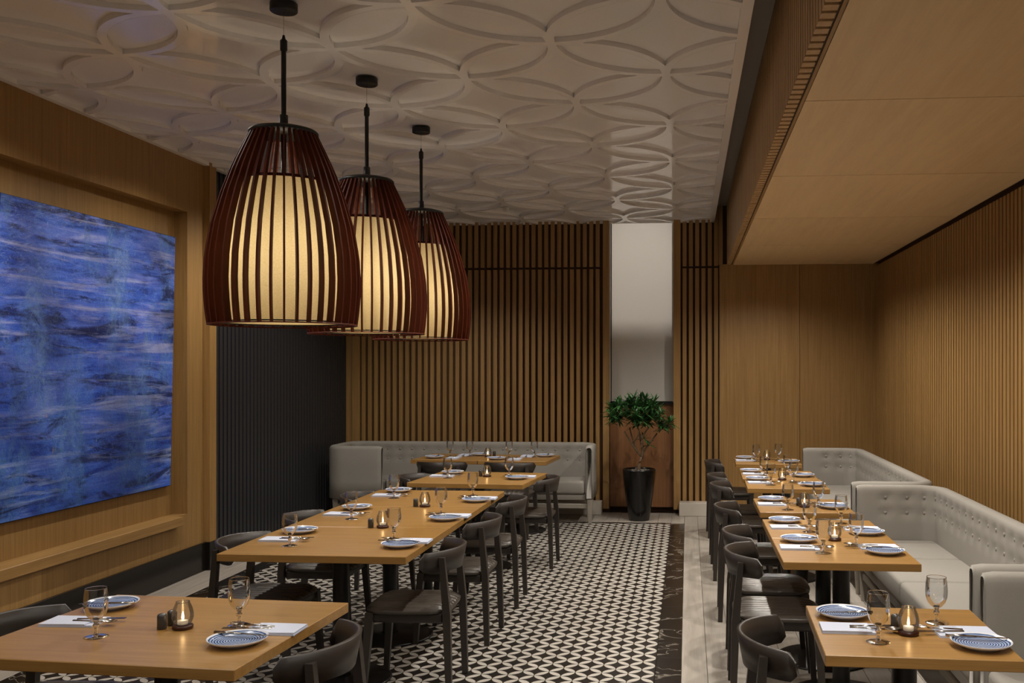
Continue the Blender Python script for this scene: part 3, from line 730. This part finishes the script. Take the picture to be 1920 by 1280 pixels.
# ------------------------------------------------------------------ sofas
def round_path(pts, r=0.20, step=0.035):
    """polyline with rounded corners -> list of (pos, left normal, arclength)"""
    P = [Vector(p) for p in pts]; out = [P[0]]
    for k in range(1, len(P)-1):
        a = (P[k-1]-P[k]).normalized(); b = (P[k+1]-P[k]).normalized()
        p0, p1 = P[k]+a*r, P[k]+b*r; c = P[k]+a*r+b*r
        for q in range(9):
            t = q/8*PI/2; out.append(c-b*r*math.cos(t)-a*r*math.sin(t))
    out.append(P[-1]); res = [out[0]]
    for k in range(1, len(out)):
        d = (out[k]-res[-1]).length; m_ = max(1, int(d/step)); s0 = res[-1].copy()
        for q in range(1, m_+1): res.append(s0.lerp(out[k], q/m_))
    return res
def sofa(name, path, label, seats, legs, rails, zt=0.84, zb=0.27, th=0.095, tuft=(0.645, 0.755), pitch=0.150, group=None, button_range=None):
    """path runs along the OUTER face, the sitter's side lies to its left"""
    t = empty(name, (path[0][0], path[0][1], 0)); ox, oy = path[0]
    tag(t, label, 'sofa', group)
    pts = round_path([(p[0]-ox, p[1]-oy) for p in path])
    L = [0.0]
    for k in range(1, len(pts)): L.append(L[-1]+(pts[k]-pts[k-1]).length)
    nor = []
    for k in range(len(pts)):
        d = (pts[min(k+1, len(pts)-1)]-pts[max(k-1, 0)]).normalized(); nor.append(Vector((-d.y, d.x)))
    tot = L[-1]; nb = max(1, int((tot-0.16)/pitch)); start = (tot-(nb-1)*pitch)/2
    btn = [(start+k*pitch, z) for k in range(nb) for z in tuft]
    prof = [(0, zb), (0, 0.45), (0, 0.62), (0, zt-0.04), (0.006, zt-0.018), (0.02, zt-0.004), (0.04, zt), (th-0.04, zt), (th-0.016, zt-0.004), (th-0.004, zt-0.016), (th, zt-0.036)]
    z = zt-0.06
    while z > 0.40: prof.append((th, z)); z -= 0.026
    prof += [(th, 0.36), (th, zb)]
    npf = len(prof); vs = []; fs = []
    def section(k, ins=0.0, adv=0.0):
        d = Vector((nor[k].y, -nor[k].x))
        for (o, z) in prof:
            oo, zz = o, z
            if ins: oo = th/2+(o-th/2)*(1-ins/(th/2)); zz = z-ins*(z > 0.6)*((z-0.6)/(zt-0.6))
            if o == th and zb < z:
                dep = 0.0
                for bs, bz in btn:
                    ds = bs-L[k]
                    if abs(ds) < 0.09:
                        r2 = ds*ds+(bz-z)**2; dep += 0.016*math.exp(-r2/0.0011)
                        if bz == tuft[0] and z > bz and z < tuft[1]: dep += 0.004*math.exp(-ds*ds/0.0003)
                oo -= min(dep, 0.02)
            p = pts[k]+nor[k]*oo+d*adv; vs.append((p.x, p.y, zz))
    section(0, 0.020, -0.012); section(0, 0.006, -0.004)
    for k in range(1, len(pts)-1): section(k)
    e = len(pts)-1; section(e, 0.006, 0.004); section(e, 0.020, 0.012)
    ns = len(vs)//npf
    for k in range(ns-1):
        for q in range(npf):
            a = k*npf+q; b = k*npf+(q+1) % npf; fs.append((a, b, b+npf, a+npf))
    fs.append(tuple(range(npf))); fs.append(tuple((ns-1)*npf+q for q in range(npf-1, -1, -1)))
    bk = MB().add(vs, fs, True).build('backrest', M['linen'], t)
    bmsh = MB().lathe([(0.0, 0.006), (0.006, 0.0055), (0.011, 0.003), (0.0125, -0.002), (0.0125, -0.004)], 10).mesh('button', M['button'])
    for bs, bz in btn:
        k = min(range(len(L)), key=lambda q: abs(L[q]-bs)); p = pts[k]+nor[k]*(th-0.013)
        if button_range and not (button_range[0] <= bs <= button_range[1]): continue
        b = obj('button', bmsh, bk, (p.x, p.y, bz)); b.rotation_euler = (PI/2, 0, math.atan2(nor[k].y, nor[k].x)+PI/2)
    for (x0, x1, y0, y1) in seats:
        MB().rbox(x0-ox, x1-ox, y0-oy, y1-oy, 0.312, 0.455, 0.028, 3).build('seat_cushion', M['linen'], t)
    xs0, xs1 = min(s_[0] for s_ in seats), max(s_[1] for s_ in seats); ys0, ys1 = min(s_[2] for s_ in seats), max(s_[3] for s_ in seats)
    base = MB()
    for (x0, x1, y0, y1) in rails['base']: base.rbox(x0-ox, x1-ox, y0-oy, y1-oy, 0.245, 0.310, 0.012, 2)
    base.build('seat_base', M['linen'], t)
    for (x0, x1, y0, y1) in rails['rail']: MB().rbox(x0-ox, x1-ox, y0-oy, y1-oy, 0.155, 0.208, 0.006, 1, False).build('stretcher_rail', M['frame_paint'], t)
    for x, y in legs:
        MB().beam((x-ox, y-oy, 0), (x-ox, y-oy, 0.26), 0.016, 0.016, 0.030, 0.030).build('leg', M['frame_paint'], t)
    return t
def bench(y0, y1, label, nc):
    xo, xf = 1.84, 1.225
    cuts = [y0+0.1+(y1-y0-0.2)*k/nc for k in range(nc+1)]
    sofa('tufted_bench_sofa', [(xf, y0), (xo, y0), (xo, y1), (xf, y1)], label,
         [(xf-0.01, xo-0.085, cuts[k]+0.002, cuts[k+1]-0.002) for k in range(nc)],
         [(xf+0.04, y0+0.05), (xf+0.04, y1-0.05), (xo-0.1, y0+0.1), (xo-0.1, y1-0.1), (xf+0.04, (y0+y1)/2)],
         {'base': [(xf+0.01, xo-0.075, y0+0.05, y1-0.05)], 'rail': [(xf+0.03, xf+0.055, y0+0.06, y1-0.06), (xo-0.11, xo-0.09, y0+0.1, y1-0.1)]},
         group='tufted benches along the right wall')
bench(7.24, 10.38, 'farthest grey tufted bench sofa along the right wall', 4)
bench(4.20, 7.13, 'middle grey tufted bench sofa along the right wall', 4)
bench(1.30, 4.14, 'nearest grey tufted bench sofa, at the right edge', 4)
# corner sofa
yb = 10.94
sofa('corner_sofa', [(-1.02, 10.37), (-1.02, yb), (-3.93, yb), (-3.93, 10.13), (-3.31, 10.13)], 'grey tufted corner sofa against the back slat wall',
     [(-3.33, -2.58, 10.38, yb-0.09), (-2.575, -1.85, 10.38, yb-0.09), (-1.845, -1.115, 10.38, yb-0.09), (-3.835, -3.335, 10.23, yb-0.09)],
     [(-1.06, 10.40), (-1.12, yb-0.1), (-3.36, 10.22), (-3.83, 10.23), (-3.83, yb-0.1), (-2.2, 10.42)],
     {'base': [(-3.855, -1.095, 10.40, yb-0.075), (-3.855, -3.33, 10.205, 10.41)], 'rail': [(-3.34, -1.06, 10.40, 10.425), (-3.82, -3.36, 10.215, 10.24)]})

# ------------------------------------------------------------------ pendant lamps
def shade_profile(t):                       # t 0 bottom .. 1 top, outer radius
    pts = [(0, 0.335), (0.08, 0.345), (0.2, 0.352), (0.35, 0.345), (0.5, 0.322), (0.65, 0.284), (0.8, 0.235), (0.92, 0.185), (1.0, 0.150)]
    for k in range(len(pts)-1):
        if pts[k][0] <= t <= pts[k+1][0]:
            q = (t-pts[k][0])/(pts[k+1][0]-pts[k][0]); return pts[k][1]+(pts[k+1][1]-pts[k][1])*q
    return pts[-1][1]
LB, LT = 1.885, 2.785
fv = []; ff = []; nseg = 18
for k in range(nseg+1):
    t = k/nseg; r = shade_profile(t); z = LB+(LT-LB)*t; d = 0.036-0.008*t
    fv += [(r, -0.0045, z), (r, 0.0045, z), (r-d, 0.0045, z), (r-d, -0.0045, z)]
for k in range(nseg):
    for q in range(4):
        a = k*4+q; b = k*4+(q+1) % 4; ff.append((a, b, b+4, a+4))
ff += [(3, 2, 1, 0), tuple(nseg*4+q for q in range(4))]
fin_mesh = MB().add(fv, ff).mesh('fin', M['fin'])
def pendant(x, y, label):
    p = empty('pendant_lamp', (x, y, 0)); tag(p, label, 'lamp', 'slatted pendant lamps over the long table')
    NF = 38
    for k in range(NF): obj('fin', fin_mesh, p, None, 2*PI*k/NF)
    MB().lathe([(0.205, 2.555), (0.244, 2.40), (0.270, 2.2), (0.284, 2.0), (0.286, 1.893)], 48).build('inner_shade', M['shade'], p)
    MB().lathe([(0.0, 1.899), (0.12, 1.899), (0.283, 1.897)], 48).build('diffuser', M['shade'], p)
    MB().lathe([(0.289, 1.890), (0.289, 1.896), (0.283, 1.896), (0.283, 1.890), (0.289, 1.890)], 48).build('shade_ring', M['metal_black'], p)
    MB().lathe([(0.336, 1.880), (0.336, 1.886), (0.322, 1.886), (0.322, 1.880), (0.336, 1.880)], 48).build('bottom_ring', M['fin'], p)
    MB().lathe([(0.210, 2.543), (0.210, 2.556), (0.203, 2.556), (0.203, 2.543), (0.210, 2.543)], 40).build('shade_ring', M['fin'], p)
    MB().lathe([(0.0, 2.812), (0.05, 2.811), (0.11, 2.803), (0.148, 2.793), (0.158, 2.784), (0.158, 2.774), (0.0, 2.774)], 40).build('cap', M['metal_black'], p)
    MB().lathe([(0.0, 2.868), (0.019, 2.866), (0.020, 2.82), (0.017, 2.80)], 16).build('lower_collar', M['metal_black'], p)
    MB().lathe([(0.0115, 2.82), (0.0115, 3.17)], 14).build('rod', M['metal_black'], p)
    MB().lathe([(0.0115, 3.165), (0.0155, 3.168), (0.0165, 3.175), (0.0165, 3.215), (0.009, 3.222), (0.005, 3.24), (0.0, 3.242)], 14).build('upper_collar', M['metal_black'], p)
    MB().lathe([(0.0015, 3.24), (0.0015, CEIL_Z-0.015)], 6).build('cable', M['steel'], p)
    MB().lathe([(0.0, CEIL_Z-0.021), (0.058, CEIL_Z-0.021), (0.063, CEIL_Z-0.017), (0.063, CEIL_Z+0.018), (0.0, CEIL_Z+0.018)], 32).build('ceiling_rose', M['metal_black'], p)
    MB().lathe([(0.0, 2.775), (0.012, 2.775), (0.012, 2.40), (0.022, 2.39), (0.022, 2.30), (0.0, 2.30)], 14).build('lamp_holder', M['metal_black'], p)
    l = bpy.data.lights.new('bulb', 'POINT'); l.energy = 5.6; l.color = (1.0, 0.89, 0.70); l.shadow_soft_size = 0.045
    o = bpy.data.objects.new('bulb', l); COL.objects.link(o); o.parent = p; o.location = (0, 0, 2.19)
    return p
for y, l in ((4.37, 'largest, nearest slatted wooden pendant lamp over the long table'), (5.54, 'middle slatted wooden pendant lamp over the long table'), (6.70, 'farthest slatted wooden pendant lamp over the long table')):
    pendant(-1.888, y, l)

# ------------------------------------------------------------------ tableware prototypes
TZ = 0.75
def proto_plate():
    m1 = MB().lathe([(0.0, 0.013), (0.05, 0.0132), (0.075, 0.015), (0.088, 0.019), (0.0985, 0.0245)], 40).mesh('plate_face', M['plate'])
    m2 = MB().lathe([(0.0985, 0.0245), (0.0995, 0.0235), (0.088, 0.014), (0.062, 0.008), (0.058, 0.0), (0.05, 0.0), (0.046, 0.006), (0.0, 0.008)], 40).mesh('plate_body', M['plate_under'])
    return m1, m2
PF, PB = proto_plate()
GB_ = MB().lathe([(0.0345, 0.168), (0.0375, 0.148), (0.0395, 0.122), (0.038, 0.098), (0.031, 0.077), (0.019, 0.062), (0.008, 0.055), (0.0, 0.0535)], 32).mesh('bowl', M['glass_thin'])
GR_ = MB().lathe([(0.0352, 0.1675), (0.0350, 0.1692), (0.0338, 0.1692), (0.0336, 0.1675), (0.0352, 0.1675)], 32).mesh('rim', M['glass'])
GS_ = MB().lathe([(0.0, 0.0555), (0.009, 0.0545), (0.0065, 0.048), (0.0105, 0.043), (0.0115, 0.038), (0.0085, 0.033), (0.0058, 0.027), (0.006, 0.016), (0.010, 0.0085), (0.0, 0.0084)], 20).mesh('stem', M['glass'])
GF_ = MB().lathe([(0.0, 0.008), (0.012, 0.0075), (0.03, 0.004), (0.040, 0.0022), (0.0405, 0.001), (0.039, 0.0), (0.0, 0.0)], 32).mesh('foot', M['glass'])
CG_ = MB().lathe([(0.0, 0.014), (0.020, 0.015), (0.031, 0.024), (0.0365, 0.040), (0.0365, 0.055), (0.033, 0.072), (0.0275, 0.086), (0.0235, 0.094), (0.0225, 0.097)], 28).mesh('glass_globe', M['glass_thin'])
CGR = MB().lathe([(0.0236, 0.0955), (0.0236, 0.0975), (0.0220, 0.0975), (0.0220, 0.0955), (0.0236, 0.0955)], 28).mesh('globe_rim', M['glass'])
CB_ = MB().lathe([(0.0, 0.0), (0.032, 0.0), (0.035, 0.003), (0.036, 0.010), (0.034, 0.0142), (0.0, 0.0142)], 28).mesh('wooden_coaster', M['candle_base'])
CW_ = MB().lathe([(0.0, 0.016), (0.0175, 0.016), (0.0182, 0.030), (0.0, 0.0295)], 20).mesh('tealight', M['wax'])
CF_ = MB().lathe([(0.0, 0.031), (0.003, 0.034), (0.0046, 0.040), (0.0038, 0.048), (0.002, 0.056), (0.0, 0.063)], 12).mesh('flame', M['flame'])
SH_ = MB().lathe([(0.0, 0.0), (0.0145, 0.0), (0.0165, 0.002), (0.0165, 0.046), (0.0145, 0.052), (0.009, 0.055), (0.0, 0.0555)], 20).mesh('shaker_body', M['shaker'])
SC_ = MB().lathe([(0.0, 0.0563), (0.005, 0.0563), (0.005, 0.0548)], 12).mesh('shaker_hole_plate', M['steel'])
def napkin_meshes():
    lo = MB(); mid = MB(); top = MB()
    def sheet(mb, x0, x1, y0, y1, z0, th, seed, sag=0.0015):
        r = random.Random(seed); nx, ny = 8, 6; vs = []; fs = []
        ph = [r.uniform(0, 6) for _ in range(4)]
        for j in range(ny+1):
            for i in range(nx+1):
                x, y = x0+(x1-x0)*i/nx, y0+(y1-y0)*j/ny
                z = z0+th+sag*math.sin(18*x+ph[0])*math.sin(25*y+ph[1])*0.5
                vs.append((x, y, z))
        for j in range(ny):
            for i in range(nx): a = j*(nx+1)+i; fs.append((a, a+1, a+nx+2, a+nx+1))
        nb = len(vs); ring = list(range(nx+1))+[j*(nx+1)+nx for j in range(1, ny+1)]+[ny*(nx+1)+i for i in range(nx-1, -1, -1)]+[j*(nx+1) for j in range(ny-1, 0, -1)]
        for i in ring: vs.append((vs[i][0], vs[i][1], z0))
        for k in range(len(ring)): fs.append((ring[(k+1) % len(ring)], ring[k], nb+k, nb+(k+1) % len(ring)))
        fs.append(tuple(nb+k for k in range(len(ring)-1, -1, -1)))
        mb.add(vs, fs, False)
    sheet(lo, -0.10, 0.10, -0.062, 0.062, 0.0, 0.0036, 1)
    sheet(mid, -0.098, 0.099, -0.060, 0.0605, 0.0039, 0.0034, 2)
    sheet(top, -0.099, 0.072, -0.0610, 0.059, 0.0076, 0.0030, 3)
    return lo.mesh('bottom_fold', M['napkin']), mid.mesh('middle_fold', M['napkin']), top.mesh('pocket_fold', M['napkin'])
NA_, NB_, NC_ = napkin_meshes()
def fork_mesh():
    mb = MB(); mb.tube([(-0.085, 0, 0.002), (-0.02, 0, 0.0035), (0.02, 0, 0.005)], [0.005, 0.0035, 0.003], 6, sx=1.2)
    mb.beam((0.02, 0, 0.0035), (0.02, 0, 0.006), 0.006, 0.006)
    mb.box(0.018, 0.052, -0.010, 0.010, 0.0035, 0.0055)
    for k in range(4): mb.box(0.052, 0.088, -0.010+k*0.0057, -0.0072+k*0.0057, 0.0036, 0.0056)
    return mb.mesh('fork', M['steel'])
def knife_mesh():
    mb = MB(); mb.tube([(-0.095, 0, 0.004), (-0.05, 0, 0.0042), (0.005, 0, 0.004)], [0.0055, 0.005, 0.004], 6, sx=1.2)
    mb.add([(0.0, -0.006, 0.003), (0.095, -0.008, 0.003), (0.112, 0.004, 0.003), (0.0, 0.006, 0.003), (0.0, -0.006, 0.0052), (0.095, -0.008, 0.0042), (0.112, 0.004, 0.0044), (0.0, 0.006, 0.0056)],
           [(3,2,1,0),(4,5,6,7),(0,1,5,4),(1,2,6,5),(2,3,7,6),(3,0,4,7)])
    return mb.mesh('knife', M['steel'])
def spoon_mesh():
    mb = MB(); mb.tube([(-0.085, 0, 0.002), (-0.02, 0, 0.004), (0.035, 0, 0.005)], [0.005, 0.0035, 0.003], 6, sx=1.2)
    vs = []; fs = []; nr, na = 5, 16
    for i in range(nr+1):
        for k in range(na):
            r = i/nr; a = 2*PI*k/na; vs.append((0.062+0.029*r*math.cos(a), 0.0195*r*math.sin(a), 0.0025+0.0075*r*r))
    for i in range(nr):
        for k in range(na): fs.append((i*na+k, (i+1)*na+k, (i+1)*na+(k+1) % na, i*na+(k+1) % na))
    mb.add(vs, fs, True); return mb.mesh('spoon', M['steel'])
FK_, KN_, SP_ = fork_mesh(), knife_mesh(), spoon_mesh()

def plate(x, y, l, g):
    o = empty('side_plate', (x, y, TZ)); tag(o, l, 'plate', g); obj('plate_face', PF, o); obj('plate_body', PB, o)
def goblet(x, y, l, g):
    o = empty('water_goblet', (x, y, TZ)); tag(o, l, 'glass', g)
    for nme, me in (('bowl', GB_), ('rim', GR_), ('stem', GS_), ('foot', GF_)): obj(nme, me, o)
def candle(x, y, l, lit=True):
    o = empty('candle_holder', (x, y, TZ)); tag(o, l, 'candle', 'tealight candle holders on the tables')
    for nme, me in (('glass_globe', CG_), ('globe_rim', CGR), ('wooden_coaster', CB_), ('tealight', CW_), ('flame', CF_)): obj(nme, me, o)
def shaker(x, y, l):
    o = empty('salt_shaker', (x, y, TZ)); tag(o, l, 'shaker', 'dark shakers beside the candles'); obj('shaker_body', SH_, o); obj('shaker_hole_plate', SC_, o)
def napkin(x, y, rz, l, g):
    o = empty('folded_napkin', (x, y, TZ), rz); tag(o, l, 'napkin', g)
    for nme, me in (('bottom_fold', NA_), ('middle_fold', NB_), ('pocket_fold', NC_)): obj(nme, me, o)
def cutlery(nme, me, x, y, z, rz, l, g, tilt=0.0):
    o = obj(nme, me, None, (x, y, z), rz); o.rotation_euler = (0, tilt, rz); tag(o, l, 'cutlery', g)

def setting(side, px, py, nx, ny, gx, gy, where, rot=0.0):
    """one place: side 'W' sits on the painting side facing +x, 'E' on the other side facing -x"""
    g = 'place settings on the dining tables'
    plate(px, py, 'blue ringed side plate ' + where, 'blue ringed side plates')
    r0 = rot if side == 'W' else PI+rot
    napkin(nx, ny, r0, 'folded white napkin ' + where, 'folded napkins')
    goblet(gx, gy, 'stemmed water goblet ' + where, 'water goblets')
    c, s_ = math.cos(r0), math.sin(r0)
    def loc(a, b): return nx+a*c-b*s_, ny+a*s_+b*c
    x, y = loc(0.088, 0.018); cutlery('fork', FK_, x, y, TZ+0.0078, r0+0.10, 'steel fork tucked in the napkin ' + where, 'forks')
    x, y = loc(0.085, -0.022); cutlery('spoon', SP_, x, y, TZ+0.0078, r0-0.12, 'steel spoon tucked in the napkin ' + where, 'spoons')
    cutlery('knife', KN_, px+0.01*c, py+0.035*(-1 if side == 'W' else 1)*1.0, TZ+0.0215, r0+PI+0.12*(1 if side == 'W' else -1), 'steel knife lying across the plate ' + where, 'knives')

SET = [
 ('W', -2.235, 3.575, -2.235, 3.35, -2.045, 3.18, 'on the front left table, painting side'),
 ('E', -1.515, 3.135, -1.465, 3.305, -1.62, 3.365, 'on the front left table, aisle side'),
 ('W', -2.19, 5.29, -2.20, 5.05, -2.08, 4.89, 'on the near section of the long table, wall side'),
 ('E', -1.495, 4.91, -1.475, 5.055, -1.595, 5.125, 'on the near section of the long table, aisle side'),
 ('W', -2.18, 6.20, -2.195, 5.96, -2.07, 5.79, 'on the middle section of the long table, wall side'),
 ('E', -1.485, 5.80, -1.465, 5.945, -1.575, 6.05, 'on the middle section of the long table, aisle side'),
 ('W', -2.17, 7.09, -2.19, 6.87, -2.10, 6.75, 'on the far section of the long table, wall side'),
 ('E', -1.475, 6.62, -1.46, 6.765, -1.565, 6.92, 'on the far section of the long table, aisle side'),
 ('W', -2.07, 8.36, -2.11, 8.15, -2.03, 8.02, 'on the lone table, wall side'),
 ('E', -1.435, 8.00, -1.40, 8.145, -1.525, 8.14, 'on the lone table, aisle side'),
 ('W', 0.578, 3.665, 0.572, 3.485, 0.645, 3.335, 'on the front right table, chair side'),
 ('E', 0.975, 3.300, 0.965, 3.465, 0.905, 3.60, 'on the front right table, bench side'),
 ('W', 0.595, 5.24, 0.575, 5.035, 0.68, 4.915, 'on the second bench-row table, chair side'),
 ('E', 0.985, 4.93, 0.985, 5.085, 0.88, 5.14, 'on the second bench-row table, bench side'),
 ('W', 0.585, 5.885, 0.58, 5.68, 0.69, 5.55, 'on the third bench-row table, chair side'),
 ('E', 1.00, 5.50, 1.00, 5.655, 0.915, 5.86, 'on the third bench-row table, bench side'),
 ('W', 0.59, 6.83, 0.575, 6.63, 0.655, 6.40, 'on the fourth bench-row table, chair side'),
 ('E', 0.965, 6.50, 0.965, 6.655, 0.875, 6.56, 'on the fourth bench-row table, bench side'),
 ('W', 0.575, 8.09, 0.585, 7.88, 0.66, 7.75, 'on the fifth bench-row table, chair side'),
 ('E', 0.985, 7.72, 0.985, 7.87, 0.86, 7.95, 'on the fifth bench-row table, bench side'),
 ('W', 0.565, 8.72, 0.58, 8.52, 0.655, 8.40, 'on the sixth bench-row table, chair side'),
 ('E', 0.985, 8.38, 0.985, 8.53, 0.87, 8.55, 'on the sixth bench-row table, bench side'),
 ('W', 0.59, 9.98, 0.58, 9.77, 0.68, 9.70, 'on the last bench-row table, chair side'),
 ('E', 1.00, 9.60, 1.00, 9.78, 0.91, 9.83, 'on the last bench-row table, bench side'),
]
for s_ in SET: setting(*s_, rot=random.uniform(-0.05, 0.05))
# the table at the corner sofa is laid for sitters facing across it
def setting_y(px, py, nx, ny, gx, gy, near, where):
    r0 = PI/2 if near else -PI/2
    plate(px, py, 'blue ringed side plate ' + where, 'blue ringed side plates')
    napkin(nx, ny, r0, 'folded white napkin ' + where, 'folded napkins')
    goblet(gx, gy, 'stemmed water goblet ' + where, 'water goblets')
    s = 1 if near else -1
    cutlery('fork', FK_, nx, ny+0.08*s, TZ+0.0078, r0+0.1, 'steel fork tucked in the napkin ' + where, 'forks')
    cutlery('knife', KN_, px+0.03, py, TZ+0.0215, r0+PI+0.1, 'steel knife lying across the plate ' + where, 'knives')
setting_y(-2.62, 9.80, -2.42, 9.80, -2.50, 9.98, True, 'at the sofa table, chair side, toward the charcoal wall')
setting_y(-2.20, 10.13, -2.37, 10.12, -2.30, 10.02, False, 'at the sofa table, sofa side, toward the charcoal wall')
setting_y(-1.95, 9.70, -1.76, 9.72, -1.865, 9.95, True, 'at the sofa table, chair side, toward the plant')
setting_y(-1.50, 10.06, -1.69, 10.06, -1.605, 9.99, False, 'at the sofa table, sofa side, toward the plant')
for x, y, wh in ((-1.80, 3.305, 'on the front left table'), (-1.775, 5.49, 'on the long table, nearer of its two'), (-1.762, 6.345, 'on the long table, farther of its two'),
                 (-1.72, 8.15, 'on the lone table'), (-2.09, 9.95, 'on the corner sofa table'), (0.768, 3.435, 'on the front right table'),
                 (0.79, 5.28, 'on the second bench-row table'), (0.778, 6.53, 'on the fourth bench-row table'), (0.782, 8.10, 'on the fifth bench-row table'), (0.80, 9.88, 'on the last bench-row table')):
    candle(x, y, 'glowing tealight in an egg shaped glass ' + wh)
for x, y, wh in ((-1.872, 3.295, 'front left table, the nearer one'), (-1.862, 3.345, 'front left table, the one touching the candle side'), (-1.845, 5.485, 'long table, beside its nearer candle'),
                 (-1.825, 6.345, 'long table, beside its farther candle'), (-1.782, 8.18, 'lone table'), (-2.045, 10.06, 'corner sofa table'), (0.737, 3.50, 'front right table'), (0.748, 6.60, 'fourth bench-row table')):
    shaker(x, y, 'dark grey shaker by the candle, ' + wh)

# ------------------------------------------------------------------ potted plant
pl = empty('potted_plant', (-0.540, 10.66, 0)); tag(pl, 'bushy dracaena with pale branches in a tall black pot', 'plant')
MB().lathe([(0.0, 0.0), (0.108, 0.0), (0.114, 0.006), (0.135, 0.14), (0.158, 0.30), (0.176, 0.45), (0.184, 0.55), (0.183, 0.566), (0.175, 0.570), (0.168, 0.562), (0.166, 0.535), (0.0, 0.535)], 40).build('pot', M['pot'], pl)
pb = MB(); r = random.Random(3)
for k in range(110):
    a = r.uniform(0, 6.28); q = 0.15*math.sqrt(r.random()); s_ = r.uniform(0.010, 0.019)
    pb.lathe([(0.0, 0.0), (s_*0.8, s_*0.2), (s_, s_*0.45), (s_*0.7, s_*0.8), (0.0, s_*0.9)], 6, (q*math.cos(a), q*math.sin(a), 0.536))
pb.build('pebbles', M['pebble'], pl, kind='stuff')
def curve(p, q, bend, n=7):
    p, q, b = Vector(p), Vector(q), Vector(bend); return [p.lerp(q, k/n)+b*math.sin(PI*k/n) for k in range(n+1)]
tips = []
main = [((0.0, 0.0, 0.53), (0.03, 0.0, 0.70), 0.022), ((0.03, 0, 0.70), (-0.16, -0.03, 0.98), 0.013), ((0.03, 0, 0.68), (0.02, -0.03, 0.95), 0.014), ((0.03, 0.0, 0.72), (0.20, 0.02, 0.96), 0.011),
        ((-0.02, 0.0, 0.76), (-0.11, 0.07, 1.02), 0.010), ((0.02, -0.02, 0.84), (0.12, -0.05, 1.04), 0.010), ((-0.07, -0.02, 0.86), (0.0, -0.08, 1.0), 0.008), ((0.02, 0.0, 0.85), (-0.05, 0.03, 1.12), 0.010)]
for p, q, rd in main:
    bnd = (r.uniform(-0.025, 0.025), r.uniform(-0.02, 0.02), 0)
    pts = curve(p, q, bnd); MB().tube(pts, [rd*(1-0.045*k) for k in range(len(pts))], 8).build('branch', M['bark'], pl)
def leaf(mb, base, d, length, wid, droop, rr):
    d = Vector(d).normalized(); side = d.cross(Vector((0, 0, 1)))
    side = side.normalized() if side.length > 0.05 else Vector((1, 0, 0))
    up = side.cross(d).normalized(); prof = [(0, 0.35), (0.25, 0.9), (0.5, 1.0), (0.75, 0.7), (1.0, 0.05)]
    vs = []; fs = []
    for t, w_ in prof:
        c = Vector(base)+d*length*t-Vector((0, 0, 1))*droop*t*t
        vs += [c-side*wid*w_+up*wid*0.35*w_, c, c+side*wid*w_+up*wid*0.35*w_]
    for k in range(4):
        a = k*3; fs += [(a, a+1, a+4, a+3), (a+1, a+2, a+5, a+4)]
    mb.add(vs, fs, True)
centres = []
for k in range(60):
    for _ in range(200):
        a = r.uniform(0, 6.28); q = math.sqrt(r.random()); x, y = 0.33*q*math.cos(a)-0.02, 0.25*q*math.sin(a)
        hh_ = math.sqrt(max(0.0, 1-q*q)); z = 1.14+r.uniform(-0.10, 0.20)*(0.25+0.85*hh_)
        if all((x-c[0])**2+(y-c[1])**2+(z-c[2])**2 > 0.0042 for c in centres): break
    centres.append((x, y, z))
centres += [(0.31, 0.02, 1.045), (0.34, 0.0, 1.075), (0.27, -0.05, 1.03), (0.25, 0.03, 1.0), (-0.31, 0.0, 1.22), (-0.30, -0.05, 1.08), (0.06, -0.03, 0.90), (0.10, -0.02, 0.83)]
for c in centres:
    mb = MB(); nl = 18 if c[2] > 0.95 else 7
    for k in range(nl):
        a = 2.4*k+r.uniform(-0.3, 0.3); el = r.uniform(-0.5, 1.2)
        d = (math.cos(a)*math.cos(el), math.sin(a)*math.cos(el), math.sin(el))
        leaf(mb, c, d, r.uniform(0.09, 0.15), r.uniform(0.010, 0.014), r.uniform(0.005, 0.035), r)
    mb.build('leaf_rosette', M['leaf'], pl, kind='stuff')

# ------------------------------------------------------------------ small ceiling fixture
sp_ = empty('ceiling_sprinkler', (-1.93, 10.12, CEIL_Z)); tag(sp_, 'tiny white sprinkler cover on the white ceiling', 'sprinkler')
MB().lathe([(0.0, -0.012), (0.03, -0.012), (0.034, -0.009), (0.036, 0.02)], 24).build('cover_plate', M['fixture_white'], sp_)
